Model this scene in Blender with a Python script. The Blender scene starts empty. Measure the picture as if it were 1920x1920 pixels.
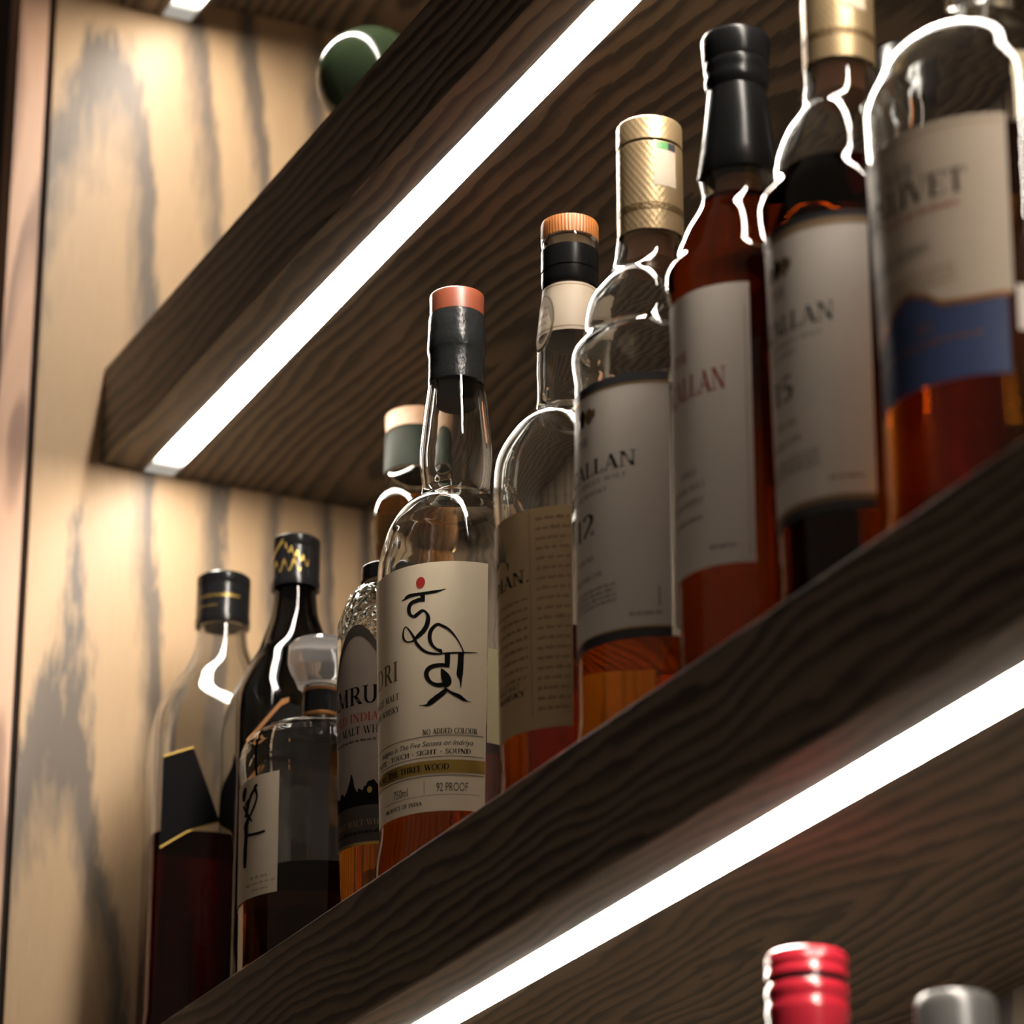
import bpy, bmesh, math, random
from mathutils import Vector, Matrix

# ------------------------------------------------------------------ scene, camera, light
sc = bpy.context.scene
COL = sc.collection
CM = 0.01
Z0 = 2.055                       # height of the bottle shelf's top above the room floor (m)

def W(x, y, z):                  # cm from the side panel / behind the shelf front / above the bottle shelf -> metres
    return Vector((x*CM, y*CM, Z0 + z*CM))

cam = bpy.data.cameras.new('camera')
cam_o = bpy.data.objects.new('camera', cam)
COL.objects.link(cam_o)
cam.sensor_width = 36.0
cam.lens = 36.0*7135.0/1920.0
cam.clip_start = 0.05
R_ = Vector((0.423074563, 0.906094857, 0.000155616))
U_ = Vector((0.34694026, -0.16215229, 0.92376355))
F_ = Vector((-0.83704263, 0.39076687, 0.38296329))
m = Matrix((R_, U_, -F_)).transposed().to_4x4()
m.translation = W(193.88060106, -64.16940729, -50.52849593)
cam_o.matrix_world = m
cam.dof.use_dof = True
cam.dof.focus_distance = 1.80
cam.dof.aperture_fstop = 9.0
sc.camera = cam_o

world = bpy.data.worlds.new('bar_room')
sc.world = world
world.use_nodes = True
wb = world.node_tree.nodes['Background']
wb.inputs[0].default_value = (1.0, 0.80, 0.63, 1)
wb.inputs[1].default_value = 0.10

LED_COLOR = (1.0, 0.90, 0.78)
LED_POWER = 85.0                 # emission of the LED strips

vs = sc.view_settings
vs.view_transform = 'Standard'
vs.look = 'None'
vs.exposure = 0.0
vs.gamma = 1.0
vs.use_curve_mapping = False
cy = sc.cycles
cy.use_denoising = True
cy.max_bounces = 18
cy.diffuse_bounces = 3
cy.glossy_bounces = 6
cy.transmission_bounces = 16
cy.transparent_max_bounces = 8
cy.caustics_reflective = True
cy.caustics_refractive = True
cy.blur_glossy = 0.6
cy.sample_clamp_indirect = 5.0
cy.use_adaptive_sampling = True
cy.adaptive_threshold = 0.02

# ------------------------------------------------------------------ helpers: tagging, meshes
def tag(o, label=None, cat=None, group=None, kind=None):
    if label: o['label'] = label
    if cat: o['category'] = cat
    if group: o['group'] = group
    if kind: o['kind'] = kind
    return o

def empty(name, loc, rotz=0.0):
    o = bpy.data.objects.new(name, None)
    o.empty_display_size = 0.02
    o.location = loc
    o.rotation_euler = (0, 0, rotz)
    COL.objects.link(o)
    return o

def link(name, me, mats, parent=None, smooth=None):
    for q in (mats if isinstance(mats, (list, tuple)) else [mats]):
        me.materials.append(q)
    if smooth is not None:
        me.polygons.foreach_set('use_smooth', [True]*len(me.polygons))
        me.set_sharp_from_angle(angle=math.radians(smooth))
    me.update()
    o = bpy.data.objects.new(name, me)
    COL.objects.link(o)
    if parent: o.parent = parent
    return o

class MB:
    """collects vertices and faces (cm) and links them as one mesh object"""
    def __init__(s): s.v, s.f, s.m = [], [], []
    def face(s, pts, mat=0):
        b = len(s.v); s.v += [tuple(p) for p in pts]
        s.f.append(tuple(range(b, b+len(pts)))); s.m.append(mat)
    def grid(s, rows, mat=0, close=False, flip=False):
        b = len(s.v); n = len(rows[0])
        for r in rows: s.v += [tuple(p) for p in r]
        for i in range(len(rows)-1):
            for j in range(n if close else n-1):
                k = (j+1) % n
                q = (b+i*n+j, b+i*n+k, b+(i+1)*n+k, b+(i+1)*n+j)
                s.f.append(q[::-1] if flip else q); s.m.append(mat)
    def box(s, lo, hi, mat=0):
        (x0, y0, z0), (x1, y1, z1) = lo, hi
        b = len(s.v)
        s.v += [(x0,y0,z0),(x1,y0,z0),(x1,y1,z0),(x0,y1,z0),(x0,y0,z1),(x1,y0,z1),(x1,y1,z1),(x0,y1,z1)]
        for q in ((0,3,2,1),(4,5,6,7),(0,1,5,4),(1,2,6,5),(2,3,7,6),(3,0,4,7)):
            s.f.append(tuple(b+i for i in q)); s.m.append(mat)
    def build(s, name, mats, parent=None, smooth=None, weld=False, offset=(0,0,0)):
        me = bpy.data.meshes.new(name)
        ox, oy, oz = offset
        me.from_pydata([((x-ox)*CM, (y-oy)*CM, (z-oz)*CM) for x, y, z in s.v], [], s.f)
        me.polygons.foreach_set('material_index', s.m)
        if weld:
            bm = bmesh.new(); bm.from_mesh(me)
            bmesh.ops.remove_doubles(bm, verts=bm.verts, dist=1e-6)
            bm.to_mesh(me); bm.free()
        return link(name, me, mats, parent, smooth)

SEG = 96
def ring(r, z, n=0.0, seg=None, rot=0.0):
    """one lathe ring (cm); n: superellipse exponent (0 or 2 = circle, 6.. = rounded square)"""
    seg = seg or SEG
    out = []
    for i in range(seg):
        a = 2*math.pi*i/seg
        c, s_ = math.cos(a), math.sin(a)
        k = 1.0
        if n and n > 2.01:
            k = (abs(c)**n + abs(s_)**n)**(-1.0/n)
        out.append((r*k*c, r*k*s_, z))
    return out

def lathe(mb, prof, mat=0, seg=None, flip=False):
    """prof: (r, z[, n]) from bottom outside to top; end points with r = 0 close the surface"""
    rows = [ring(max(p[0], 1e-4), p[1], p[2] if len(p) > 2 else 0, seg) for p in prof]
    mb.grid(rows, mat, close=True, flip=flip)

def refine(prof, step=0.28):
    """Catmull-Rom through (r, z) points so that shoulders are round"""
    out = []
    P = [Vector((p[0], p[1], p[2] if len(p) > 2 else 0)) for p in prof]
    for i in range(len(P)-1):
        p0, p1, p2, p3 = P[max(i-1, 0)], P[i], P[i+1], P[min(i+2, len(P)-1)]
        L = (Vector((p2.x, p2.y)) - Vector((p1.x, p1.y))).length
        n = max(1, min(8, int(L/step)))
        if L > 3: n = 1
        for k in range(n):
            t = k/n
            # non-uniform safe: centripetal-like tangents scaled by the segment
            def tan(a, b, c):
                d1 = max((b-a).length, 1e-6); d2 = max((c-b).length, 1e-6)
                return ((b-a)/d1*d2 + (c-b)/d2*d1)/(d1+d2)
            m1 = tan(p0, p1, p2)*L if i > 0 else (p2-p1)
            m2 = tan(p1, p2, p3)*L if i < len(P)-2 else (p2-p1)
            h = (2*t**3-3*t**2+1)*p1 + (t**3-2*t**2+t)*m1 + (-2*t**3+3*t**2)*p2 + (t**3-t**2)*m2
            out.append((h.x, h.y, h.z) if len(prof[0]) > 2 else (h.x, h.y))
    out.append(tuple(prof[-1]))
    return out

def interp(prof, z):
    q = sorted(prof, key=lambda p: p[1])
    if z <= q[0][1]: return q[0][0]
    for a, b in zip(q, q[1:]):
        if a[1] <= z <= b[1]:
            t = (z-a[1])/max(b[1]-a[1], 1e-6)
            return a[0] + (b[0]-a[0])*t
    return q[-1][0]

# ------------------------------------------------------------------ materials
def mat(name):
    m_ = bpy.data.materials.new(name); m_.use_nodes = True
    nt = m_.node_tree
    for n in list(nt.nodes): nt.nodes.remove(n)
    out = nt.nodes.new('ShaderNodeOutputMaterial')
    return m_, nt, out

def N(nt, t, **kw):
    n = nt.nodes.new(t)
    for k, v in kw.items():
        if k.startswith('i_'):
            key = k[2:]
            key = int(key) if key.isdigit() else key.replace('_', ' ')
            n.inputs[key].default_value = v
        else: setattr(n, k, v)
    return n

def plain(name, col, rough=0.5, metal=0.0, noise=0.0, nscale=40.0, bump=0.0, spec=0.5, coat=0.0, emit=None):
    m_, nt, out = mat(name)
    b = N(nt, 'ShaderNodeBsdfPrincipled')
    b.inputs['Base Color'].default_value = (*col, 1)
    b.inputs['Roughness'].default_value = rough
    b.inputs['Metallic'].default_value = metal
    b.inputs['Specular IOR Level'].default_value = spec
    b.inputs['Coat Weight'].default_value = coat
    nt.links.new(b.outputs[0], out.inputs[0])
    if noise or bump:
        tc = N(nt, 'ShaderNodeTexCoord')
        nz = N(nt, 'ShaderNodeTexNoise', i_Scale=nscale, i_Detail=4.0)
        nt.links.new(tc.outputs['Object'], nz.inputs['Vector'])
        if noise:
            mx = N(nt, 'ShaderNodeMix', data_type='RGBA')
            mx.inputs[6].default_value = tuple(c*(1-noise) for c in col) + (1,)
            mx.inputs[7].default_value = tuple(min(1, c*(1+noise)) for c in col) + (1,)
            nt.links.new(nz.outputs[0], mx.inputs[0])
            nt.links.new(mx.outputs[2], b.inputs['Base Color'])
        if bump:
            bp = N(nt, 'ShaderNodeBump', i_Strength=bump, i_Distance=0.002)
            nt.links.new(nz.outputs[0], bp.inputs['Height'])
            nt.links.new(bp.outputs[0], b.inputs['Normal'])
    return m_

def glass(name, col=(1,1,1), ior=1.5, rough=0.0, bump=0.0, nscale=60.0, zband=None, tint=False):
    m_, nt, out = mat(name)
    g = N(nt, 'ShaderNodeBsdfGlass', i_IOR=ior, i_Roughness=rough)
    g.inputs['Color'].default_value = (*col, 1)
    if tint:                                      # coloured only in transmission, reflections stay white
        g = N(nt, 'ShaderNodeBsdfRefraction', i_IOR=ior, i_Roughness=rough)
        g.inputs['Color'].default_value = (*col, 1)
        gl = N(nt, 'ShaderNodeBsdfAnisotropic', i_Roughness=rough)
        fr = N(nt, 'ShaderNodeFresnel', i_IOR=ior)
        ms = N(nt, 'ShaderNodeMixShader')
        nt.links.new(fr.outputs[0], ms.inputs[0]); nt.links.new(g.outputs[0], ms.inputs[1]); nt.links.new(gl.outputs[0], ms.inputs[2])
        nt.links.new(ms.outputs[0], out.inputs[0])
    else: nt.links.new(g.outputs[0], out.inputs[0])
    if bump:
        tc = N(nt, 'ShaderNodeTexCoord')
        if zband:
            tx = N(nt, 'ShaderNodeTexVoronoi', i_Scale=nscale)
        else:
            tx = N(nt, 'ShaderNodeTexNoise', i_Scale=nscale, i_Detail=1.0)
        nt.links.new(tc.outputs['Object'], tx.inputs['Vector'])
        h = tx.outputs[0]
        if zband:
            sp = N(nt, 'ShaderNodeSeparateXYZ'); nt.links.new(tc.outputs['Object'], sp.inputs[0])
            a = N(nt, 'ShaderNodeMapRange', clamp=True)
            a.inputs[1].default_value = zband[0]*CM; a.inputs[2].default_value = zband[1]*CM
            nt.links.new(sp.outputs[2], a.inputs[0])
            mu = N(nt, 'ShaderNodeMath', operation='MULTIPLY')
            nt.links.new(h, mu.inputs[0]); nt.links.new(a.outputs[0], mu.inputs[1]); h = mu.outputs[0]
        bp = N(nt, 'ShaderNodeBump', i_Strength=bump, i_Distance=0.001)
        nt.links.new(h, bp.inputs['Height']); nt.links.new(bp.outputs[0], g.inputs['Normal'])
    return m_

def wood(name, axis, cross, c0, h, slope, g0, freq, light, dark, seed=0.0, wob=1.0, rough=0.45, edge=0.62, fib=0.35, wrap=False, stretch=1.0, contrast=1.0, fine=0.0):
    """plain-sawn veneer: rings of a log cut by the board (cm). axis = grain direction, cross = across the grain"""
    m_, nt, out = mat(name)
    L = nt.links.new
    tc = N(nt, 'ShaderNodeTexCoord')
    sp = N(nt, 'ShaderNodeSeparateXYZ'); L(tc.outputs['Object'], sp.inputs[0])
    def M(op, a, b=None, c=None):
        n = N(nt, 'ShaderNodeMath', operation=op)
        for i, v in enumerate((a, b, c)):
            if v is None: continue
            if isinstance(v, (int, float)): n.inputs[i].default_value = v
            else: L(v, n.inputs[i])
        return n.outputs[0]
    g = M('MULTIPLY', sp.outputs['XYZ'.index(axis)], 100.0)
    c = M('MULTIPLY', sp.outputs['XYZ'.index(cross)], 100.0)
    rest = [a for a in 'XYZ' if a not in (axis, cross)][0]
    d = M('MULTIPLY', sp.outputs['XYZ'.index(rest)], 100.0)
    if wrap:                                      # the veneer folds over the front edge
        c = M('SUBTRACT', c, d); d = M('MULTIPLY', d, 0.0)
    def noise(gs, cs, det=2.0, off=0.0):
        v = N(nt, 'ShaderNodeCombineXYZ')
        L(M('MULTIPLY', g, gs), v.inputs[0]); L(M('MULTIPLY', c, cs), v.inputs[1])
        L(M('ADD', M('MULTIPLY', d, cs), seed+off), v.inputs[2])
        n = N(nt, 'ShaderNodeTexNoise', i_Scale=1.0, i_Detail=det); L(v.outputs[0], n.inputs['Vector'])
        return n.outputs[0]
    n1 = M('MULTIPLY', M('SUBTRACT', noise(0.045*stretch, 0.12), 0.5), 7.0*wob)
    n2 = M('MULTIPLY', M('SUBTRACT', noise(0.03*stretch, 0.10, off=17.0), 0.5), 9.0*wob)
    n3 = M('MULTIPLY', M('SUBTRACT', noise(0.16*stretch, 0.7, off=5.0), 0.5), 0.7*wob)
    if fine: n3 = M('ADD', n3, M('MULTIPLY', M('SUBTRACT', noise(0.45, 2.2, det=3.0, off=71.0), 0.5), fine))
    cc = M('ADD', M('SUBTRACT', c, c0), n1)
    hh = M('ADD', M('ADD', M('MULTIPLY', M('SUBTRACT', g, g0), slope), h), n2)
    r = M('ADD', M('SQRT', M('ADD', M('MULTIPLY', cc, cc), M('MULTIPLY', hh, hh))), n3)
    saw = M('FRACT', M('MULTIPLY', r, freq))
    ramp = N(nt, 'ShaderNodeValToRGB')
    e = ramp.color_ramp.elements
    e[0].position = 0.0; e[0].color = (0.75, 0.75, 0.75, 1)
    e[1].position = 1.0; e[1].color = (0.9, 0.9, 0.9, 1)
    x = ramp.color_ramp.elements.new(0.10); x.color = (0, 0, 0, 1)
    x = ramp.color_ramp.elements.new(edge); x.color = (0.08, 0.08, 0.08, 1)
    x = ramp.color_ramp.elements.new(0.90); x.color = (1, 1, 1, 1)
    L(saw, ramp.inputs[0])
    fibre = noise(0.35, 14.0, det=3.0, off=31.0)
    blot = noise(0.05, 0.25, det=2.0, off=51.0)
    amount = M('MULTIPLY', ramp.outputs[0], M('ADD', M('MULTIPLY', blot, 1.1*contrast), 0.30*contrast))
    amount = M('ADD', amount, M('MULTIPLY', M('SUBTRACT', fibre, 0.5), fib))
    mx = N(nt, 'ShaderNodeMix', data_type='RGBA', clamp_factor=True)
    mx.inputs[6].default_value = (*light, 1); mx.inputs[7].default_value = (*dark, 1)
    L(amount, mx.inputs[0])
    b = N(nt, 'ShaderNodeBsdfPrincipled')
    b.inputs['Roughness'].default_value = rough
    b.inputs['Specular IOR Level'].default_value = 0.35
    L(mx.outputs[2], b.inputs['Base Color'])
    bp = N(nt, 'ShaderNodeBump', i_Strength=0.12, i_Distance=0.0006)
    L(fibre, bp.inputs['Height']); L(bp.outputs[0], b.inputs['Normal'])
    L(b.outputs[0], out.inputs[0])
    return m_

OAK_L, OAK_D = (0.47, 0.322, 0.188), (0.15, 0.118, 0.092)      # natural oak of the side panel
SHF_L, SHF_D = (0.200, 0.154, 0.110), (0.060, 0.049, 0.041)       # darker oak tones of the shelves and back
M_WALL = wood('oak_veneer_upright', 'Z', 'Y', -1.5, 3.0, 0.085, 0.0, 0.36, OAK_L, OAK_D, seed=3.0, wob=0.55, edge=0.60, fib=0.42, stretch=0.8, contrast=1.3, fine=0.8)
M_BACK = wood('oak_veneer_back', 'Z', 'X', 40.0, 4.0, 0.05, 0.0, 0.5, SHF_L, SHF_D, seed=8.0)
M_SHELF = wood('oak_veneer_shelf', 'X', 'Y', 15.0, 1.0, 0.10, 22.0, 1.1, SHF_L, SHF_D, seed=5.0, wob=0.6, edge=0.40, wrap=True, fib=0.5, contrast=1.55, fine=0.45)
M_SHELF_B = wood('oak_veneer_shelf_loops', 'X', 'Y', 11.0, 1.0, 0.13, 62.0, 1.2, SHF_L, SHF_D, seed=12.0, wob=0.75, edge=0.40, wrap=True, fib=0.55, contrast=1.3, fine=0.5)
M_TRIM = wood('red_oak_trim', 'Z', 'Y', -5.0, 3.0, 0.01, 0.0, 1.6, (0.58, 0.36, 0.245), (0.28, 0.16, 0.11), seed=21.0, wob=0.25)
M_DARK = plain('shadow_gap_black', (0.012, 0.009, 0.007), 0.8)
M_ROOM = plain('room_wall_dark_brown', (0.028, 0.014, 0.008), 0.7, noise=0.3, nscale=6)
M_PLASTIC = plain('strip_channel_plastic', (0.62, 0.56, 0.48), 0.5)

def led_material():
    m_, nt, out = mat('led_diffuser_lit')
    tc = N(nt, 'ShaderNodeTexCoord'); sp = N(nt, 'ShaderNodeSeparateXYZ')
    nt.links.new(tc.outputs['Object'], sp.inputs[0])
    a = N(nt, 'ShaderNodeMapRange', interpolation_type='SMOOTHSTEP')
    a.inputs[1].default_value = 1.2*CM; a.inputs[2].default_value = 7.0*CM
    a.inputs[3].default_value = 0.005*LED_POWER; a.inputs[4].default_value = LED_POWER
    nt.links.new(sp.outputs[0], a.inputs[0])
    e = N(nt, 'ShaderNodeEmission'); e.inputs[0].default_value = (*LED_COLOR, 1)
    nt.links.new(a.outputs[0], e.inputs[1]); nt.links.new(e.outputs[0], out.inputs[0])
    return m_
M_LED = led_material()

G_CLEAR = glass('clear_glass', (0.98, 0.988, 0.982), bump=0.14, nscale=75)
G_PLAIN = glass('plain_clear_glass', (0.98, 0.985, 0.98))
def frosted():
    m_, nt, out = mat('frosted_stopper_glass')
    g = N(nt, 'ShaderNodeBsdfGlass', i_IOR=1.45, i_Roughness=0.12)
    d = N(nt, 'ShaderNodeBsdfTranslucent'); d.inputs[0].default_value = (0.85, 0.82, 0.80, 1)
    e = N(nt, 'ShaderNodeBsdfDiffuse'); e.inputs[0].default_value = (0.80, 0.76, 0.74, 1)
    m1 = N(nt, 'ShaderNodeMixShader', i_0=0.5); m2 = N(nt, 'ShaderNodeMixShader', i_0=0.11)
    nt.links.new(d.outputs[0], m1.inputs[1]); nt.links.new(e.outputs[0], m1.inputs[2])
    nt.links.new(g.outputs[0], m2.inputs[1]); nt.links.new(m1.outputs[0], m2.inputs[2]); nt.links.new(m2.outputs[0], out.inputs[0])
    return m_
G_FROST = frosted()
G_PEBBLE = glass('pebbled_shoulder_glass', (0.97, 0.985, 0.97), bump=1.0, nscale=300, zband=(15.6, 16.2))
G_NAVY = glass('navy_black_glass', (0.34, 0.35, 0.36), tint=True)
G_GREEN = glass('bottle_green_glass', (0.35, 0.55, 0.28), tint=True)
G_BROWN = glass('dark_brown_glass', (0.35, 0.20, 0.10), tint=True)
G_GREY = glass('grey_glass', (0.55, 0.57, 0.58), rough=0.15, tint=True)

def liquid_mats(name, col):
    return [glass(name+'_side', col, ior=1.103), glass(name+'_surface', col, ior=1.36)]
L_RED = liquid_mats('whisky_red_amber', (0.60, 0.26, 0.065))
L_DEEP = liquid_mats('whisky_deep_amber', (0.42, 0.15, 0.025))
L_AMBER = liquid_mats('whisky_orange_amber', (0.86, 0.52, 0.12))
L_GOLD = liquid_mats('whisky_gold', (0.88, 0.50, 0.13))
L_MALT = liquid_mats('whisky_amber', (0.74, 0.40, 0.09))
L_PALE = liquid_mats('pale_malt', (0.74, 0.58, 0.40))
L_OLIVE = liquid_mats('whisky_olive_gold', (0.72, 0.46, 0.12))
L_COLA = liquid_mats('liquor_dark_red', (0.36, 0.075, 0.025))

P_CREAM = plain('cream_paper', (0.82, 0.70, 0.52), 0.6, noise=0.05, nscale=60)
P_WHITE = plain('warm_white_paper', (0.72, 0.65, 0.585), 0.55, noise=0.03, nscale=80)
P_TAN = plain('parchment_paper', (0.52, 0.37, 0.20), 0.65, noise=0.12, nscale=90)
P_BEIGE = plain('beige_paper', (0.55, 0.46, 0.35), 0.6, noise=0.05, nscale=60)
P_DUSK = plain('dusky_grey_paper', (0.30, 0.245, 0.215), 0.6, noise=0.08, nscale=60)
I_UMBER = plain('dark_umber_ink', (0.045, 0.035, 0.026), 0.6)
P_GREYBEIGE = plain('grey_beige_paper', (0.50, 0.41, 0.32), 0.6, noise=0.05, nscale=60)
P_YELLOW = plain('pale_yellow_back_paper', (0.78, 0.72, 0.45), 0.6)
P_BLUE = plain('blue_label_paper', (0.034, 0.055, 0.14), 0.5, noise=0.15, nscale=70)
I_BLACK = plain('black_ink', (0.008, 0.0075, 0.008), 0.9, spec=0.06)
I_INK = plain('dark_grey_ink', (0.05, 0.045, 0.04), 0.6)
I_RED = plain('red_ink', (0.45, 0.03, 0.02), 0.5)
I_BROWN = plain('brown_gold_ink', (0.16, 0.10, 0.045), 0.4)
I_GREY = plain('grey_ink', (0.17, 0.145, 0.125), 0.6)
I_TAN = plain('tan_ink', (0.26, 0.17, 0.09), 0.6)
I_CRIMSON = plain('crimson_ink', (0.30, 0.035, 0.03), 0.5)
I_GOLD = plain('gold_foil_ink', (0.50, 0.33, 0.08), 0.35, metal=0.7)
I_ORANGE = plain('copper_foil_ink', (0.38, 0.17, 0.06), 0.35, metal=0.6)
I_NAVY = plain('dark_band_ink', (0.035, 0.036, 0.042), 0.45)
I_PINK = plain('pink_ink', (0.62, 0.40, 0.37), 0.6)
I_GREEN = plain('green_holo_ink', (0.10, 0.30, 0.10), 0.4)

def gold_cap():
    m_, nt, out = mat('gold_capsule_diamond_pattern')
    L = nt.links.new
    tc = N(nt, 'ShaderNodeTexCoord'); sp = N(nt, 'ShaderNodeSeparateXYZ'); L(tc.outputs['Object'], sp.inputs[0])
    def M(op, a, b):
        n = N(nt, 'ShaderNodeMath', operation=op)
        for i, v in enumerate((a, b)):
            if isinstance(v, (int, float)): n.inputs[i].default_value = v
            else: L(v, n.inputs[i])
        return n.outputs[0]
    ang = M('MULTIPLY', M('ARCTAN2', sp.outputs[1], sp.outputs[0]), 32.0)
    zz = M('MULTIPLY', sp.outputs[2], 1570.0)
    h = M('ADD', M('ABSOLUTE', M('SINE', M('MULTIPLY', M('ADD', ang, zz), 0.5), 0), 0),
                 M('ABSOLUTE', M('SINE', M('MULTIPLY', M('SUBTRACT', ang, zz), 0.5), 0), 0))
    b = N(nt, 'ShaderNodeBsdfPrincipled')
    b.inputs['Base Color'].default_value = (0.47, 0.345, 0.19, 1)
    b.inputs['Metallic'].default_value = 0.7
    b.inputs['Roughness'].default_value = 0.42
    bp = N(nt, 'ShaderNodeBump', i_Strength=0.25, i_Distance=0.0003)
    L(h, bp.inputs['Height']); L(bp.outputs[0], b.inputs['Normal']); L(b.outputs[0], out.inputs[0])
    return m_
C_GOLD = gold_cap()
C_GOLDBAND = plain('brown_gold_band', (0.15, 0.095, 0.035), 0.45, metal=0.5, bump=0.4, nscale=700)
C_BLACK = plain('black_capsule_satin', (0.006, 0.006, 0.0065), 0.26, bump=0.05, nscale=80, spec=0.14)
C_CHAR = plain('charcoal_shrink_capsule', (0.011, 0.012, 0.0125), 0.24, bump=0.45, nscale=110, spec=0.2)
C_GLOSS = plain('black_screw_cap', (0.008, 0.008, 0.009), 0.20, spec=0.35)
C_GREYCAP = plain('smoky_grey_plastic', (0.05, 0.048, 0.046), 0.32)
C_GREENISH = plain('dark_green_capsule', (0.018, 0.021, 0.016), 0.5, spec=0.06)
C_REDWOOD = plain('red_stained_wood', (0.17, 0.042, 0.02), 0.38, noise=0.2, nscale=120)
C_WOOD = plain('pale_wood_stopper', (0.34, 0.20, 0.115), 0.5, noise=0.25, nscale=160)
C_ORANGE = plain('orange_wood_stopper', (0.31, 0.108, 0.026), 0.42, noise=0.1, nscale=100)
C_CORK = plain('cork', (0.50, 0.36, 0.22), 0.8, noise=0.25, nscale=260)
C_BROWN = plain('brown_cork', (0.30, 0.13, 0.06), 0.7, noise=0.2, nscale=200)
C_RED = plain('red_foil_screw_cap', (0.22, 0.008, 0.016), 0.22)
C_BEIGE = plain('beige_capsule', (0.72, 0.58, 0.36), 0.4)
C_DKGREEN = plain('dark_green_glass_seen_through', (0.022, 0.034, 0.017), 0.12)

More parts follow.
